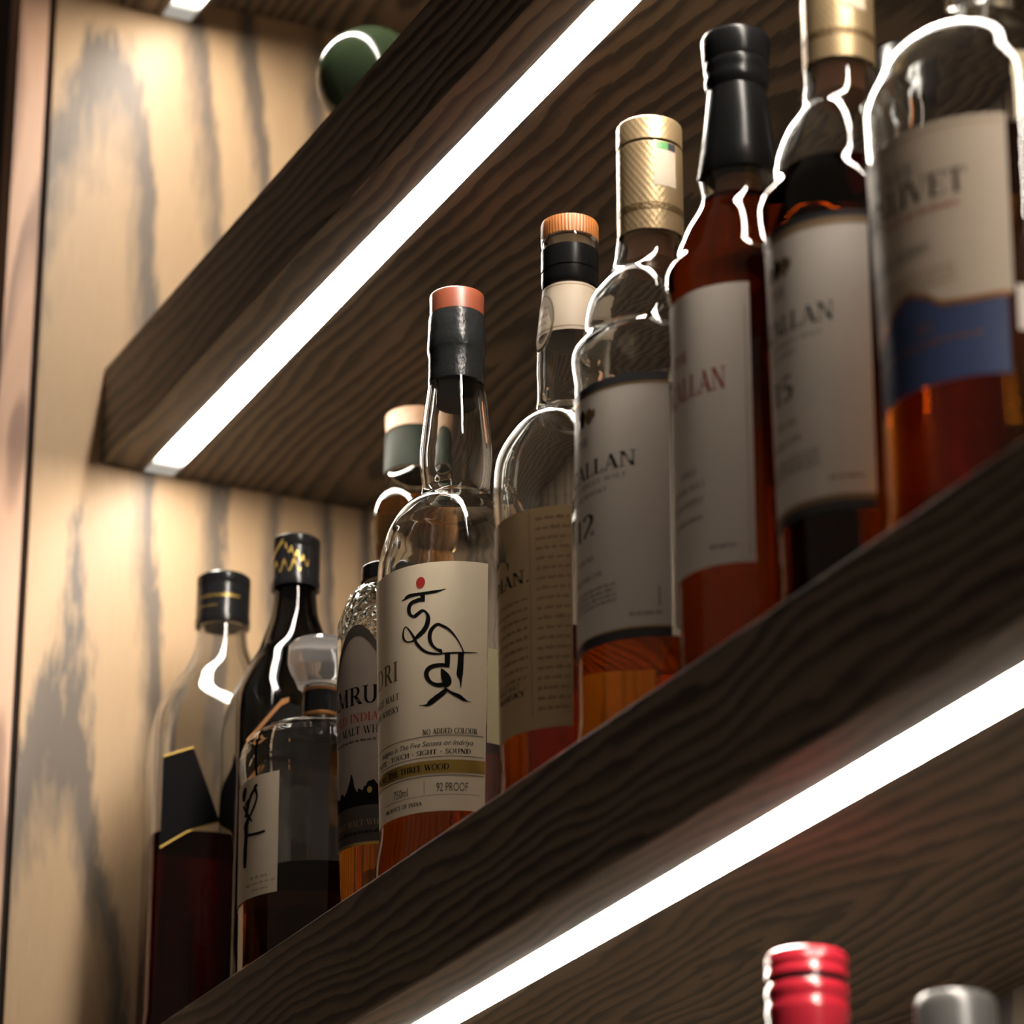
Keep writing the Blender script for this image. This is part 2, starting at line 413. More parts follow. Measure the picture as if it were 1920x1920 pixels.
# ------------------------------------------------------------------ lettering: a small drawn roman alphabet (cap height 1)
TK, TN, SR = 0.155, 0.055, 0.05            # thick stroke, thin stroke, serif thickness
def arc(cx, cy_, rx, ry, a0, a1, n=14):
    return [(cx+rx*math.cos(math.radians(a0+(a1-a0)*i/n)), cy_+ry*math.sin(math.radians(a0+(a1-a0)*i/n))) for i in range(n+1)]
def st(p, w=None): return ('s', p, w)
def sf(x, y, l=0.30): return ('s', [(x-l/2, y), (x+l/2, y)], SR)      # serif
def stem(x, y0=0.0, y1=1.0, w=TK, bot=True, top=True):
    out = [st([(x, y0), (x, y1)], w)]
    if bot: out.append(sf(x, y0+SR/2))
    if top: out.append(sf(x, y1-SR/2))
    return out
GLY = {
 'A': (0.80, [st([(0.10,0),(0.42,1)],TN), st([(0.40,1),(0.72,0)],TK), st([(0.20,0.34),(0.60,0.34)],TN), sf(0.10,SR/2,0.24), sf(0.72,SR/2,0.28)]),
 'B': (0.70, stem(0.18)+[st([(0.18,0.975),(0.36,0.975)]+arc(0.38,0.76,0.17,0.215,90,-90)+[(0.18,0.52)]), st([(0.36,0.52)]+arc(0.38,0.27,0.22,0.25,90,-90)+[(0.18,0.025)])]),
 'C': (0.76, [st(arc(0.42,0.5,0.34,0.49,45,315,22)), st([(0.68,0.72),(0.68,1.0)],TN), st([(0.68,0.0),(0.68,0.25)],TN)]),
 'D': (0.84, stem(0.18)+[st([(0.18,0.975),(0.36,0.975)]+arc(0.38,0.5,0.36,0.475,90,-90,20)+[(0.18,0.025)])]),
 'E': (0.66, stem(0.18)+[st([(0.18,0.975),(0.58,0.975)],SR), st([(0.18,0.52),(0.46,0.52)],SR), st([(0.18,0.025),(0.60,0.025)],SR), st([(0.585,0.74),(0.585,1.0)],TN), st([(0.60,0.0),(0.60,0.27)],TN), st([(0.46,0.42),(0.46,0.62)],TN)]),
 'F': (0.62, stem(0.18)+[st([(0.18,0.975),(0.57,0.975)],SR), st([(0.18,0.52),(0.45,0.52)],SR), st([(0.57,0.74),(0.57,1.0)],TN), st([(0.45,0.42),(0.45,0.62)],TN)]),
 'G': (0.82, [st(arc(0.42,0.5,0.34,0.49,45,300,22)), st([(0.68,0.72),(0.68,1.0)],TN)]+stem(0.66,0.02,0.42,TK,False)),
 'H': (0.90, stem(0.18)+stem(0.72)+[st([(0.18,0.52),(0.72,0.52)],TN)]),
 'I': (0.36, stem(0.18)),
 'J': (0.40, [st([(0.22,1),(0.22,0.1),(0.16,-0.1),(0.03,-0.18)]), sf(0.22,0.975)]),
 'K': (0.80, stem(0.18)+[st([(0.22,0.45),(0.64,0.97)],TN), st([(0.34,0.58),(0.70,0)],TK), sf(0.66,0.975,0.24), sf(0.70,SR/2,0.26)]),
 'L': (0.64, stem(0.18)+[st([(0.18,0.025),(0.58,0.025)],SR), st([(0.585,0.0),(0.585,0.28)],TN)]),
 'M': (1.02, stem(0.16,w=TN)+stem(0.84)+[st([(0.17,1),(0.50,0.05)],TK), st([(0.50,0.05),(0.82,1)],TN)]),
 'N': (0.90, stem(0.16,w=TN)+stem(0.74,w=TN,bot=False)+[st([(0.17,1),(0.74,0)],TK)]),
 'O': (0.86, [st(arc(0.43,0.5,0.36,0.49,0,360,28))]),
 'P': (0.66, stem(0.18)+[st([(0.18,0.975),(0.36,0.975)]+arc(0.38,0.72,0.21,0.255,90,-90)+[(0.18,0.465)])]),
 'R': (0.76, stem(0.18)+[st([(0.18,0.975),(0.36,0.975)]+arc(0.38,0.74,0.19,0.235,90,-90)+[(0.18,0.505)]), st([(0.38,0.5),(0.70,0)],TK), sf(0.70,SR/2,0.2)]),
 'S': (0.58, [st(arc(0.29,0.74,0.19,0.235,40,270,14)+arc(0.29,0.27,0.21,0.245,90,-140,14)[1:]), st([(0.46,0.76),(0.46,1.0)],TN), st([(0.07,0.0),(0.07,0.26)],TN)]),
 'T': (0.74, stem(0.37,top=False)+[st([(0.06,0.975),(0.68,0.975)],SR), st([(0.06,0.74),(0.06,1.0)],TN), st([(0.68,0.74),(0.68,1.0)],TN)]),
 'U': (0.86, [st([(0.18,1),(0.18,0.36)]+arc(0.43,0.34,0.25,0.32,180,360,14)+[(0.68,1)]), sf(0.18,0.975), sf(0.68,0.975,0.24)]),
 'V': (0.80, [st([(0.08,1),(0.40,0)],TK), st([(0.40,0),(0.70,1)],TN), sf(0.08,0.975,0.26), sf(0.70,0.975,0.22)]),
 'W': (1.14, [st([(0.08,1),(0.36,0)],TK), st([(0.36,0),(0.58,0.95)],TN), st([(0.54,1),(0.80,0)],TK), st([(0.80,0),(1.04,1)],TN), sf(0.08,0.975,0.24), sf(1.04,0.975,0.2), sf(0.54,0.975,0.22)]),
 'Y': (0.76, stem(0.38,0,0.45,TK,True,False)+[st([(0.07,1),(0.38,0.44)],TK), st([(0.38,0.44),(0.69,1)],TN), sf(0.07,0.975,0.24), sf(0.69,0.975,0.2)]),
 '0': (0.62, [st(arc(0.31,0.5,0.24,0.49,0,360,24))]),
 '1': (0.44, stem(0.24,top=False)+[st([(0.24,1),(0.08,0.84)],TN)]),
 '2': (0.62, [st(arc(0.30,0.72,0.21,0.26,165,-30,14)+[(0.36,0.38),(0.10,0.06)]), st([(0.08,0.05),(0.56,0.05)],0.10), st([(0.56,0.0),(0.56,0.2)],TN)]),
 '3': (0.58, [st(arc(0.26,0.74,0.2,0.24,150,-90,14)), st(arc(0.26,0.27,0.23,0.25,90,-150,14))]),
 '5': (0.60, [st([(0.14,0.96),(0.52,0.96)],0.10), st([(0.14,0.96),(0.12,0.52)],TN), st([(0.12,0.52)]+arc(0.28,0.31,0.23,0.29,110,-140,16))]),
 '8': (0.58, [st(arc(0.29,0.74,0.18,0.23,0,360,20)), st(arc(0.29,0.27,0.22,0.26,0,360,20))]),
 '9': (0.60, [st(arc(0.30,0.68,0.22,0.30,0,360,20)), st([(0.52,0.68),(0.46,0.25),(0.18,0.0)])]),
 '.': (0.26, [st([(0.10,0.06),(0.20,0.06)],0.13)]),
 '-': (0.36, [st([(0.06,0.42),(0.30,0.42)],0.09)]),
 '*': (0.44, [st([(0.14,0.45),(0.30,0.45)],0.17)]),
 "'": (0.22, [st([(0.10,0.98),(0.10,0.74)],0.09)]),
 ' ': (0.42, []),
}
def stroke_quads(p, w):
    """strip of (left, right) points along a polyline; w None = a broad pen, thick where the stroke is upright"""
    out = []
    n = len(p)
    for i, (x, y) in enumerate(p):
        a = p[max(i-1, 0)]; b = p[min(i+1, n-1)]
        dx, dy = b[0]-a[0], b[1]-a[1]
        L = math.hypot(dx, dy) or 1e-6
        dx, dy = dx/L, dy/L
        ww = w if w is not None else TN+(TK-TN)*abs(dy)**1.3
        if w is not None and n == 2 and abs(dx) > 0.2 and abs(dy) > 0.2:      # slanted stems end level
            ww = w/abs(dy)
            out.append(((x-ww/2, y), (x+ww/2, y))); continue
        out.append(((x-dy*ww/2, y+dx*ww/2), (x+dy*ww/2, y-dx*ww/2)))
    return out

def text_strips(s, track=0.04, shear=0.0, bold=1.0):
    """list of strips in cap-height units plus the total width"""
    global TK, TN
    strips, x = [], 0.0
    for ch in s:
        adv, parts = GLY[ch]
        for _, p, w in parts:
            q = stroke_quads(p, None if w is None else w*bold)
            strips.append([((a[0]+x+shear*a[1], a[1]), (b[0]+x+shear*b[1], b[1])) for a, b in q])
        x += adv+track
    return strips, x-track

SANS = {}
def sans_mesh(s):
    """text in Blender's own sans font as triangles, scaled to digit height 1"""
    if s in SANS: return SANS[s]
    cu = bpy.data.curves.new('t', 'FONT'); cu.body = s; cu.resolution_u = 3
    o = bpy.data.objects.new('t', cu); COL.objects.link(o)
    dg = bpy.context.evaluated_depsgraph_get()
    me = bpy.data.meshes.new_from_object(o.evaluated_get(dg))
    vs_ = [v.co.copy() for v in me.vertices]; fs = [tuple(p.vertices) for p in me.polygons]
    bpy.data.objects.remove(o); bpy.data.curves.remove(cu); bpy.data.meshes.remove(me)
    k = 1/0.7
    x0 = min(v.x for v in vs_); x1 = max(v.x for v in vs_)
    SANS[s] = ([((v.x-x0)*k, v.y*k) for v in vs_], fs, (x1-x0)*k)
    return SANS[s]

class Label:
    """paper wrapped on a bottle of profile prof (cm, bottle frame); angles in degrees from the bottle's front towards its right"""
    def __init__(s, prof, paper, lift=0.02):
        s.prof, s.lift, s.mb, s.mats = prof, lift, MB(), [paper]
    def slot(s, m_):
        if m_ not in s.mats: s.mats.append(m_)
        return s.mats.index(m_)
    def pt(s, th, z, k=1):
        r = interp(s.prof, z)+s.lift*(1.0 if k == 0 else 1.0+0.6*k)
        a = math.radians(th)
        return (r*math.sin(a), -r*math.cos(a), z)
    def sheet(s, t0, t1, z0, z1, m_=None, k=0, nz=6, top=None, bot=None):
        """paper from t0 to t1; top / bot may be functions of the angle"""
        n = max(2, int(abs(t1-t0)/3))
        mi = s.slot(m_) if m_ else 0
        rows = []
        for i in range(nz+1):
            row = []
            for j in range(n+1):
                t = t0+(t1-t0)*j/n
                a = bot(t) if bot else z0; b = top(t) if top else z1
                row.append(s.pt(t, a+(b-a)*i/nz, k))
            rows.append(row)
        s.mb.grid(rows, mi)
    def poly(s, pts, m_, k=1):
        s.mb.face([s.pt(t, z, k) for t, z in pts], s.slot(m_))
    def strip(s, rows, m_, k=1):
        s.mb.grid([[s.pt(a[0], a[1], k), s.pt(b[0], b[1], k)] for a, b in rows], s.slot(m_))
    def line(s, t0, t1, z, w, m_, k=1, dash=None):
        if dash:
            n = int(abs(t1-t0)/dash)
            for i in range(n):
                a = t0+(t1-t0)*i/n; s.sheet(a, a+(t1-t0)/n*0.5, z-w/2, z+w/2, m_, k, nz=1)
        else: s.sheet(t0, t1, z-w/2, z+w/2, m_, k, nz=1)
    def text(s, txt, z, h, m_, right=None, left=None, center=None, track=0.04, shear=0.0, bold=1.0, squeeze=1.0, k=1, sans=False):
        r = interp(s.prof, z)
        if sans: vs_, fs, w = sans_mesh(txt)
        else: strips, w = text_strips(txt, track, shear, bold)
        deg = lambda cm: math.degrees(cm/r)
        if right is not None and left is not None: sx = math.radians(right-left)*r/w; t0 = left
        else:
            sx = h*squeeze
            t0 = left if left is not None else (right-deg(w*sx) if right is not None else center-deg(w*sx)/2)
        if sans:
            b = len(s.mb.v); mi = s.slot(m_)
            s.mb.v += [s.pt(t0+deg((x+shear*y)*sx), z+y*h, k) for x, y in vs_]
            for f in fs: s.mb.f.append(tuple(b+i for i in f)); s.mb.m.append(mi)
        else:
            for q in strips:
                s.strip([((t0+deg(a[0]*sx), z+a[1]*h), (t0+deg(b[0]*sx), z+b[1]*h)) for a, b in q], m_, k)
    def dashes(s, t0, t1, z, h, m_, seed=1, k=1):
        """a line of print too small to read: short upright marks"""
        rnd = random.Random(seed); t = t0
        while t < t1:
            wl = rnd.uniform(3, 8)
            e = min(t+wl, t1)
            while t < e:
                d = rnd.uniform(0.35, 0.8)
                hh = h*rnd.choice((0.65, 0.65, 1.0))
                s.sheet(t, min(t+d*0.62, e), z, z+hh, m_, k, nz=1)
                t += d
            t += rnd.uniform(1.0, 1.6)
    def build(s, name, parent): return s.mb.build(name, s.mats, parent, smooth=40)

# ------------------------------------------------------------------ bottles
def glass_body(name, prof, parent, gmat, liq=None, level=None, wall=0.32, floor=0.75, seg=None, sm=35, nsq=None):
    """hollow bottle: outer skin, lip, inner dry wall, and the liquid's own surface below the level. prof: (r, z[, n]) bottom to lip"""
    outer = refine(prof)
    inner = []
    zf = prof[0][1]+floor
    top = outer[-1][1]
    for i, p in enumerate(outer):
        z = p[1]
        if z < zf: continue
        a_, b_ = outer[max(i-1, 0)], outer[min(i+1, len(outer)-1)]
        run, rise = abs(b_[0]-a_[0]), abs(b_[1]-a_[1])
        lean = math.hypot(run, rise)/max(rise, 1e-3)           # shoulders keep their thickness
        w_ = (wall if z < top-8 else wall*0.85)*min(3.2, lean)
        inner.append((max(p[0]-w_, 0.72 if p[0] > 1.1 else 0.45),)+tuple(p[1:]))
    sq = outer[0][2] if len(outer[0]) > 2 else 0
    inner = [(inner[0][0]-0.35, zf-0.02)+tuple(inner[0][2:])]+inner
    mb = MB()
    lo = [(0, outer[0][1]+0.35)+((0,) if sq else ()), (outer[0][0]*0.75, outer[0][1]+0.22)+((sq,) if sq else ()), (outer[0][0]-0.15, outer[0][1])+((sq,) if sq else ())]
    lathe(mb, lo+list(outer), 0, seg)
    dry = [p for p in inner if level is None or p[1] > level]
    if level is not None and liq:
        wet = [p for p in inner if p[1] <= level]
        rl = interp(inner, level)
        edge = (rl, level)+((dry[0][2],) if sq and dry else ())
        wet = wet+[edge]; dry = [edge]+dry
    lathe(mb, dry, 0, seg, flip=True)
    # lip
    a, b = outer[-1], inner[-1]
    mb.grid([ring(a[0], a[1], a[2] if len(a) > 2 else 0, seg), ring(b[0], b[1], b[2] if len(b) > 2 else 0, seg)], 0, close=True)
    if level is None or not liq:
        mb.grid([ring(1e-4, inner[0][1], 0, seg), ring(*inner[0][:2], inner[0][2] if len(inner[0]) > 2 else 0, seg)], 0, close=True, flip=True)
    g = mb.build(name, gmat, parent, smooth=sm, weld=True)
    if level is not None and liq:
        lm = MB()
        lathe(lm, [(0, wet[0][1])+((0,) if sq else ())]+wet, 0, seg, flip=True)
        lq = lm.build('whisky', [liq[0]], None, smooth=sm, weld=True)
        sfm = MB()
        e = edge
        sfm.grid([ring(e[0], e[1], e[2] if len(e) > 2 else 0, seg), ring(1e-4, e[1], 0, seg)], 0, close=True)
        me2 = sfm
        # the surface joins the same liquid mesh as a second material
        b = len(lm.v)
        lm.v += sfm.v; lm.f += [tuple(i+b for i in f) for f in sfm.f]; lm.m += [1]*len(sfm.f)
        bpy.data.objects.remove(lq)
        lm.build('liquid', liq, parent, smooth=sm)
    return g, inner

def turned(name, prof, m_, parent, seg=64, sm=35, ribs=0, depth=0.0):
    """solid of revolution closed at both ends; ribs: fine upright grooves on its side"""
    mb = MB()
    if ribs:
        seg = ribs*4
        rows = []
        for p in prof:
            rr = []
            for i in range(seg):
                a = 2*math.pi*i/seg
                r = max(p[0]-(depth if (i % 4) in (2, 3) and p[2] else 0), 1e-4)
                rr.append((r*math.cos(a), r*math.sin(a), p[1]))
            rows.append(rr)
        mb.grid(rows, 0, close=True)
    else: lathe(mb, prof, 0, seg)
    return mb.build(name, m_, parent, smooth=sm, weld=True)

def capprof(r0, z0, r1, z1, rnd=0.12):
    """closed plug from (r0, z0) to (r1, z1) with a rounded upper edge"""
    out = [(0, z0), (r0, z0)]
    for i in range(5):
        a = math.radians(90*i/4)
        out.append((r1-rnd+rnd*math.cos(a), z1-rnd+rnd*math.sin(a)))
    return out+[(0, z1)]

# ------------------------------------------------------------------ the setting: cabinet sides, back, trim, room beyond
def struct(name, lo, hi, m_):
    mb = MB(); mb.box(lo, hi)
    o = mb.build(name, m_)
    o.location = W(0, 0, 0); o['kind'] = 'structure'
    return o
XR = 150.0
struct('wall_left', (-2, -4.05, -62), (0, 24, 112), M_WALL)
struct('trim_1', (-2, -6.3, -62), (0.0, -4.5, 112), M_TRIM)
struct('trim_2', (-2, -4.5, -62), (-0.45, -4.05, 112), M_DARK)
struct('wall_back', (-2, 24, -62), (XR+2, 26, 112), M_BACK)
struct('wall_right', (XR, -4.05, -62), (XR+2, 24, 112), M_BACK)
struct('floor', (0, 0, -47), (XR, 24, -41), M_SHELF)
struct('ceiling', (-2, -6.3, 112), (XR+2, 26, 115), M_ROOM)
struct('wall_far', (-160, -600, -205.5), (-155, 400, 420), M_ROOM)

def shelf(z, label, m_, step=0.0):
    """thick shelf board with a lit LED strip set in its underside, near the front"""
    root = tag(empty('display_shelf', W(0, 0, z)), label, 'shelf', 'oak shelves with LED strips')
    y0, y1, ch = 2.632, 4.483, 0.10
    sec = [(ch, 0), (y0, 0), (y0, 0.5), (y1, 0.5), (y1, 0), (y1+0.4, 0), (y1+0.4, step), (24, step), (24, 6.1), (ch, 6.1), (0, 6.1-ch), (0, ch)]
    mb = MB()
    mb.grid([[(0.0, y, zz) for y, zz in sec], [(XR, y, zz) for y, zz in sec]], 0, close=True)
    mb.face([(0.0, y, zz) for y, zz in sec]); mb.face([(XR, y, zz) for y, zz in sec][::-1])
    mb.build('board', m_, root)
    d = MB()
    prof = [(y0+0.02, 0.45), (y0+0.02, -0.01), (y0+0.25, -0.045), (y1-0.25, -0.045), (y1-0.02, -0.01), (y1-0.02, 0.45)]
    d.grid([[(0.1, y, zz) for y, zz in prof], [(XR-0.1, y, zz) for y, zz in prof]], 0)
    d.face([(0.1, y, zz) for y, zz in prof])
    d.build('light_strip', M_LED, root)
    return root
shelf(-6.1, 'lower oak shelf carrying the row of whisky bottles, lit strip under its front', M_SHELF_B)
shelf(36.595, 'middle oak shelf above the whisky bottles with a diagonal white light strip', M_SHELF)
shelf(67.0, 'topmost oak shelf at the upper left corner with a short lit strip', M_SHELF, 1.5)

# ------------------------------------------------------------------ bottles on the lower shelf
GRP = 'spirit bottles standing on the lower shelf'
def bottle(x, y, label, z=0.0, rot=0.0, name='whisky_bottle', cat='bottle', group=GRP):
    return tag(empty(name, W(x, y, z), math.radians(rot)), label, cat, group)

# --- cream label with black brush emblem
b = bottle(40.2, 4.6, 'clear whisky bottle with cream label bearing a red dot and black brush emblem')
PR = [(3.25,0,), (3.40,0.25), (3.42,3.2), (3.60,9.25), (3.73,15.2), (3.66,16.4), (3.46,17.35), (3.31,17.9), (3.08,18.45), (2.76,19.0), (2.4,19.42), (1.98,19.68), (1.68,19.95), (1.64,20.4), (1.74,21.5), (1.75,22.3), (1.62,23.7), (1.44,25.3), (1.36,25.9)]
glass_body('glass', PR, b, G_CLEAR, L_RED, 7.5)
turned('capsule', [(0,25.85),(1.36,25.85),(1.38,26.0),(1.35,26.6),(1.36,27.35),(1.40,27.5),(1.44,27.66),(1.42,28.1),(1.38,29.3),(1.34,29.52),(1.0,29.56),(0,29.56)], C_CHAR, b)
turned('stopper', capprof(1.31, 29.56, 1.33, 30.68, 0.10), C_REDWOOD, b)
turned('cork', capprof(0.98, 24.75, 0.98, 25.84, 0.05), C_GLOSS, b)
L = Label(PR, P_CREAM)
L.sheet(-90, 90, 3.16, 15.24)
CALLI_STROKES=[
[(42.5,13.43,42.1,13.36),(42.2,13.44,41.8,13.36),(41.8,13.47,41.2,13.37),(41.3,13.5,40.7,13.37),(40.6,13.53,40.2,13.37),(39.8,13.55,39.9,13.36),(39,13.56,39.7,13.36),(38.3,13.55,39.3,13.35),(37.7,13.55,38.9,13.35),(37,13.54,38.3,13.34),(36.4,13.53,37.6,13.33),(35.7,13.52,36.9,13.32),(34.9,13.51,36.1,13.31),(34,13.5,35.3,13.31),(33,13.49,34.6,13.3),(32.1,13.46,34.1,13.29),(31.3,13.43,33.7,13.27),(30.7,13.4,33.3,13.25),(30.1,13.36,33,13.22),(29.6,13.32,32.7,13.2),(29.3,13.27,32.5,13.17),(29,13.22,32.4,13.14),(28.9,13.17,32.3,13.1),(28.8,13.11,32.2,13.06),(28.9,13.06,32.2,13.02),(29,13,32.2,12.98),(29.2,12.95,32.3,12.95),(29.4,12.91,32.4,12.92),(29.8,12.86,32.5,12.89),(30.2,12.82,32.7,12.86),(30.7,12.77,32.8,12.84),(31.3,12.73,33.1,12.81),(32,12.69,33.5,12.79),(32.7,12.67,33.9,12.76),(33.2,12.64,34.3,12.73),(33.6,12.63,34.7,12.71)],
[(34,12.62,33.6,12.74),(34.3,12.62,33.9,12.75),(34.7,12.61,34.3,12.75),(35.3,12.6,34.6,12.76),(36.1,12.59,35,12.77),(36.9,12.6,35.3,12.78),(37.6,12.63,35.7,12.8),(38.3,12.66,36.3,12.82),(39,12.69,37,12.84),(39.6,12.72,37.7,12.87),(40.1,12.74,38.4,12.89),(40.6,12.77,38.9,12.91),(41.1,12.79,39.5,12.93),(41.4,12.81,40.1,12.95),(41.7,12.82,40.8,12.96),(41.9,12.82,41.6,12.96),(42.1,12.82,42.3,12.95),(42.5,12.82,43,12.93),(42.9,12.81,43.7,12.91),(43.3,12.79,44.3,12.88),(43.6,12.77,44.9,12.84),(43.9,12.74,45.4,12.8),(44.2,12.7,46,12.76),(44.4,12.66,46.6,12.71),(44.6,12.62,47,12.66),(44.7,12.58,47.4,12.61),(44.7,12.55,47.7,12.55),(44.6,12.51,47.8,12.49),(44.6,12.48,47.9,12.44),(44.4,12.44,47.9,12.39),(44.3,12.4,47.8,12.33),(44.1,12.35,47.7,12.28),(43.9,12.3,47.5,12.22),(43.7,12.26,47.3,12.16),(43.5,12.21,46.9,12.1),(43.2,12.17,46.6,12.04),(42.8,12.13,46.1,11.99),(42.4,12.09,45.6,11.93),(41.9,12.04,45,11.88),(41.4,12,44.4,11.84),(40.9,11.96,43.8,11.79),(40.4,11.93,43.1,11.75),(39.8,11.9,42.4,11.72),(39.2,11.87,41.7,11.68),(38.6,11.84,41.1,11.65),(38.1,11.81,40.4,11.63),(37.5,11.78,39.7,11.6),(36.9,11.74,39,11.58),(36.4,11.71,38.3,11.56),(35.9,11.68,37.7,11.54),(35.5,11.66,37.2,11.53)],
[(36.6,11.69,38.1,11.6),(36.3,11.66,37.8,11.58),(35.8,11.63,37.3,11.55),(35.3,11.6,36.7,11.51),(34.7,11.57,36,11.48),(34.3,11.55,35.3,11.45),(33.8,11.53,34.5,11.44),(33.2,11.52,33.7,11.43),(32.5,11.52,33,11.43),(31.9,11.51,32.2,11.43),(31.3,11.51,31.5,11.44),(30.7,11.51,30.9,11.44),(30.2,11.52,30.3,11.44),(29.7,11.52,29.7,11.44),(29.3,11.53,29,11.46),(28.9,11.54,28.4,11.47),(28.5,11.56,27.7,11.5),(28,11.59,27,11.53),(27.6,11.61,26.3,11.56),(27.3,11.64,25.7,11.6),(27,11.67,25.2,11.64),(26.7,11.7,24.8,11.69),(26.5,11.74,24.6,11.74),(26.3,11.78,24.4,11.79),(26.1,11.83,24.3,11.85),(26,11.87,24.2,11.89),(26,11.92,24.3,11.94),(26,11.96,24.4,11.99),(26,12.01,24.5,12.04),(26.1,12.05,24.7,12.08),(26.2,12.09,25,12.12),(26.4,12.12,25.2,12.16),(26.7,12.15,25.6,12.2),(27,12.18,25.9,12.23),(27.3,12.2,26.3,12.25),(27.5,12.22,26.6,12.27),(27.6,12.22,27,12.28),(27.7,12.22,27.5,12.29),(27.7,12.22,28,12.28),(27.9,12.22,28.4,12.26),(28.2,12.2,28.8,12.24),(28.5,12.18,29.3,12.22),(28.9,12.16,29.8,12.19),(29.3,12.12,30.3,12.16),(29.7,12.09,30.8,12.12),(30.1,12.04,31.3,12.08),(30.6,12,31.9,12.03),(31.2,11.95,32.5,11.98),(31.7,11.89,33.1,11.93),(32.2,11.84,33.6,11.87),(32.7,11.79,34.2,11.82),(33.1,11.74,34.7,11.77),(33.4,11.69,35.2,11.73),(33.7,11.64,35.6,11.68),(34,11.6,36,11.63),(34.3,11.55,36.5,11.59),(34.6,11.51,36.8,11.54),(34.8,11.47,37.2,11.49),(35.1,11.42,37.4,11.45),(35.5,11.37,37.7,11.41),(35.9,11.31,38.1,11.37),(36.5,11.26,38.6,11.32),(37.2,11.2,39.2,11.27),(37.9,11.14,39.8,11.22),(38.6,11.09,40.4,11.17),(39.3,11.04,41,11.12),(40,10.99,41.6,11.08),(40.7,10.94,42.3,11.04),(41.5,10.9,42.9,11),(42.2,10.86,43.5,10.96),(43,10.82,44.1,10.93),(43.9,10.79,44.8,10.9),(44.8,10.76,45.6,10.88),(45.8,10.73,46.4,10.85),(46.7,10.71,47.2,10.83),(47.6,10.69,48,10.81),(48.4,10.67,48.8,10.79),(49.3,10.66,49.5,10.78),(50.1,10.65,50.3,10.77),(51,10.64,51.1,10.76),(51.8,10.64,51.9,10.75),(52.8,10.64,52.8,10.74),(53.9,10.63,53.9,10.73),(54.9,10.63,54.9,10.72),(55.8,10.63,55.8,10.71),(56.5,10.63,56.4,10.71)],
[(54.8,10.66,54.7,10.72),(55.5,10.65,55.5,10.72),(56.6,10.65,56.5,10.72),(57.9,10.65,57.8,10.73),(59.2,10.64,59.1,10.74),(60.4,10.64,60.4,10.74),(61.7,10.64,61.6,10.75),(62.9,10.65,62.8,10.75),(64.1,10.65,64,10.75),(65.4,10.66,65.3,10.76),(66.6,10.66,66.5,10.76),(67.9,10.67,67.8,10.76),(69.1,10.67,69.1,10.76),(70.4,10.68,70.4,10.77),(71.6,10.69,71.6,10.77),(72.8,10.69,72.7,10.77),(73.8,10.7,73.7,10.77),(74.7,10.7,74.7,10.77),(75.5,10.71,75.5,10.77),(76.4,10.71,76.4,10.78),(77.3,10.72,77.3,10.78),(78.3,10.73,78.3,10.78),(79.5,10.74,79.5,10.78),(80.6,10.75,80.6,10.79),(81.5,10.76,81.5,10.79),(82.2,10.76,82.2,10.79)],
[(56.9,10.71,56.2,10.69),(56.9,10.74,55.9,10.7),(56.9,10.77,55.5,10.72),(56.9,10.81,55.1,10.74),(56.7,10.85,54.7,10.75),(56.3,10.89,54.5,10.75),(55.7,10.92,54.4,10.76),(55.2,10.93,54.2,10.77),(54.7,10.93,53.8,10.79),(54.2,10.94,53.3,10.82),(53.8,10.95,52.8,10.84),(53.3,10.97,52.2,10.87),(52.7,11,51.6,10.9),(52.1,11.03,51,10.94),(51.6,11.06,50.3,10.97),(51.1,11.1,49.7,11.01),(50.7,11.13,49.1,11.05),(50.3,11.17,48.5,11.1),(50,11.22,47.9,11.15),(49.7,11.26,47.4,11.2),(49.5,11.3,47,11.25),(49.3,11.35,46.6,11.31),(49.1,11.4,46.3,11.37),(49,11.44,46.1,11.43),(48.9,11.49,45.9,11.5),(48.9,11.54,45.9,11.56),(49,11.59,45.8,11.62),(49.1,11.63,45.9,11.68),(49.2,11.68,46.1,11.75),(49.4,11.73,46.3,11.8),(49.6,11.77,46.6,11.86),(49.8,11.8,47,11.91),(50.1,11.84,47.5,11.96),(50.4,11.88,48,12),(50.7,11.91,48.6,12.04),(51.1,11.94,49.2,12.08),(51.6,11.97,49.9,12.11),(52.1,12,50.6,12.14),(52.6,12.02,51.3,12.17),(53.1,12.04,52.1,12.19),(53.4,12.05,53,12.2),(53.8,12.05,53.9,12.2),(54.2,12.04,54.8,12.19),(54.7,12.03,55.5,12.17),(55.3,12.01,56.1,12.14),(56,11.99,56.8,12.12),(56.7,11.97,57.5,12.1),(57.4,11.95,58.2,12.08),(58.1,11.92,59,12.05),(58.8,11.9,59.8,12.02),(59.5,11.88,60.5,11.98),(60.2,11.85,61.3,11.95),(60.9,11.81,62,11.91),(61.5,11.78,62.6,11.86),(62.2,11.74,63.3,11.82),(62.8,11.7,64,11.77),(63.5,11.65,64.6,11.72),(64.2,11.6,65.3,11.66),(64.9,11.55,65.9,11.61),(65.5,11.5,66.5,11.55),(66.2,11.44,67.1,11.49),(66.8,11.39,67.6,11.43),(67.3,11.34,68.2,11.38),(67.9,11.28,68.7,11.32),(68.4,11.23,69.2,11.26),(69,11.17,69.7,11.2),(69.4,11.11,70.2,11.14),(69.9,11.05,70.7,11.07),(70.4,10.99,71.1,11.01),(70.8,10.93,71.5,10.95),(71.1,10.87,71.9,10.9),(71.4,10.83,72.2,10.85),(71.6,10.78,72.4,10.8),(71.7,10.75,72.6,10.76),(71.8,10.71,72.7,10.73),(71.9,10.69,72.8,10.71)],
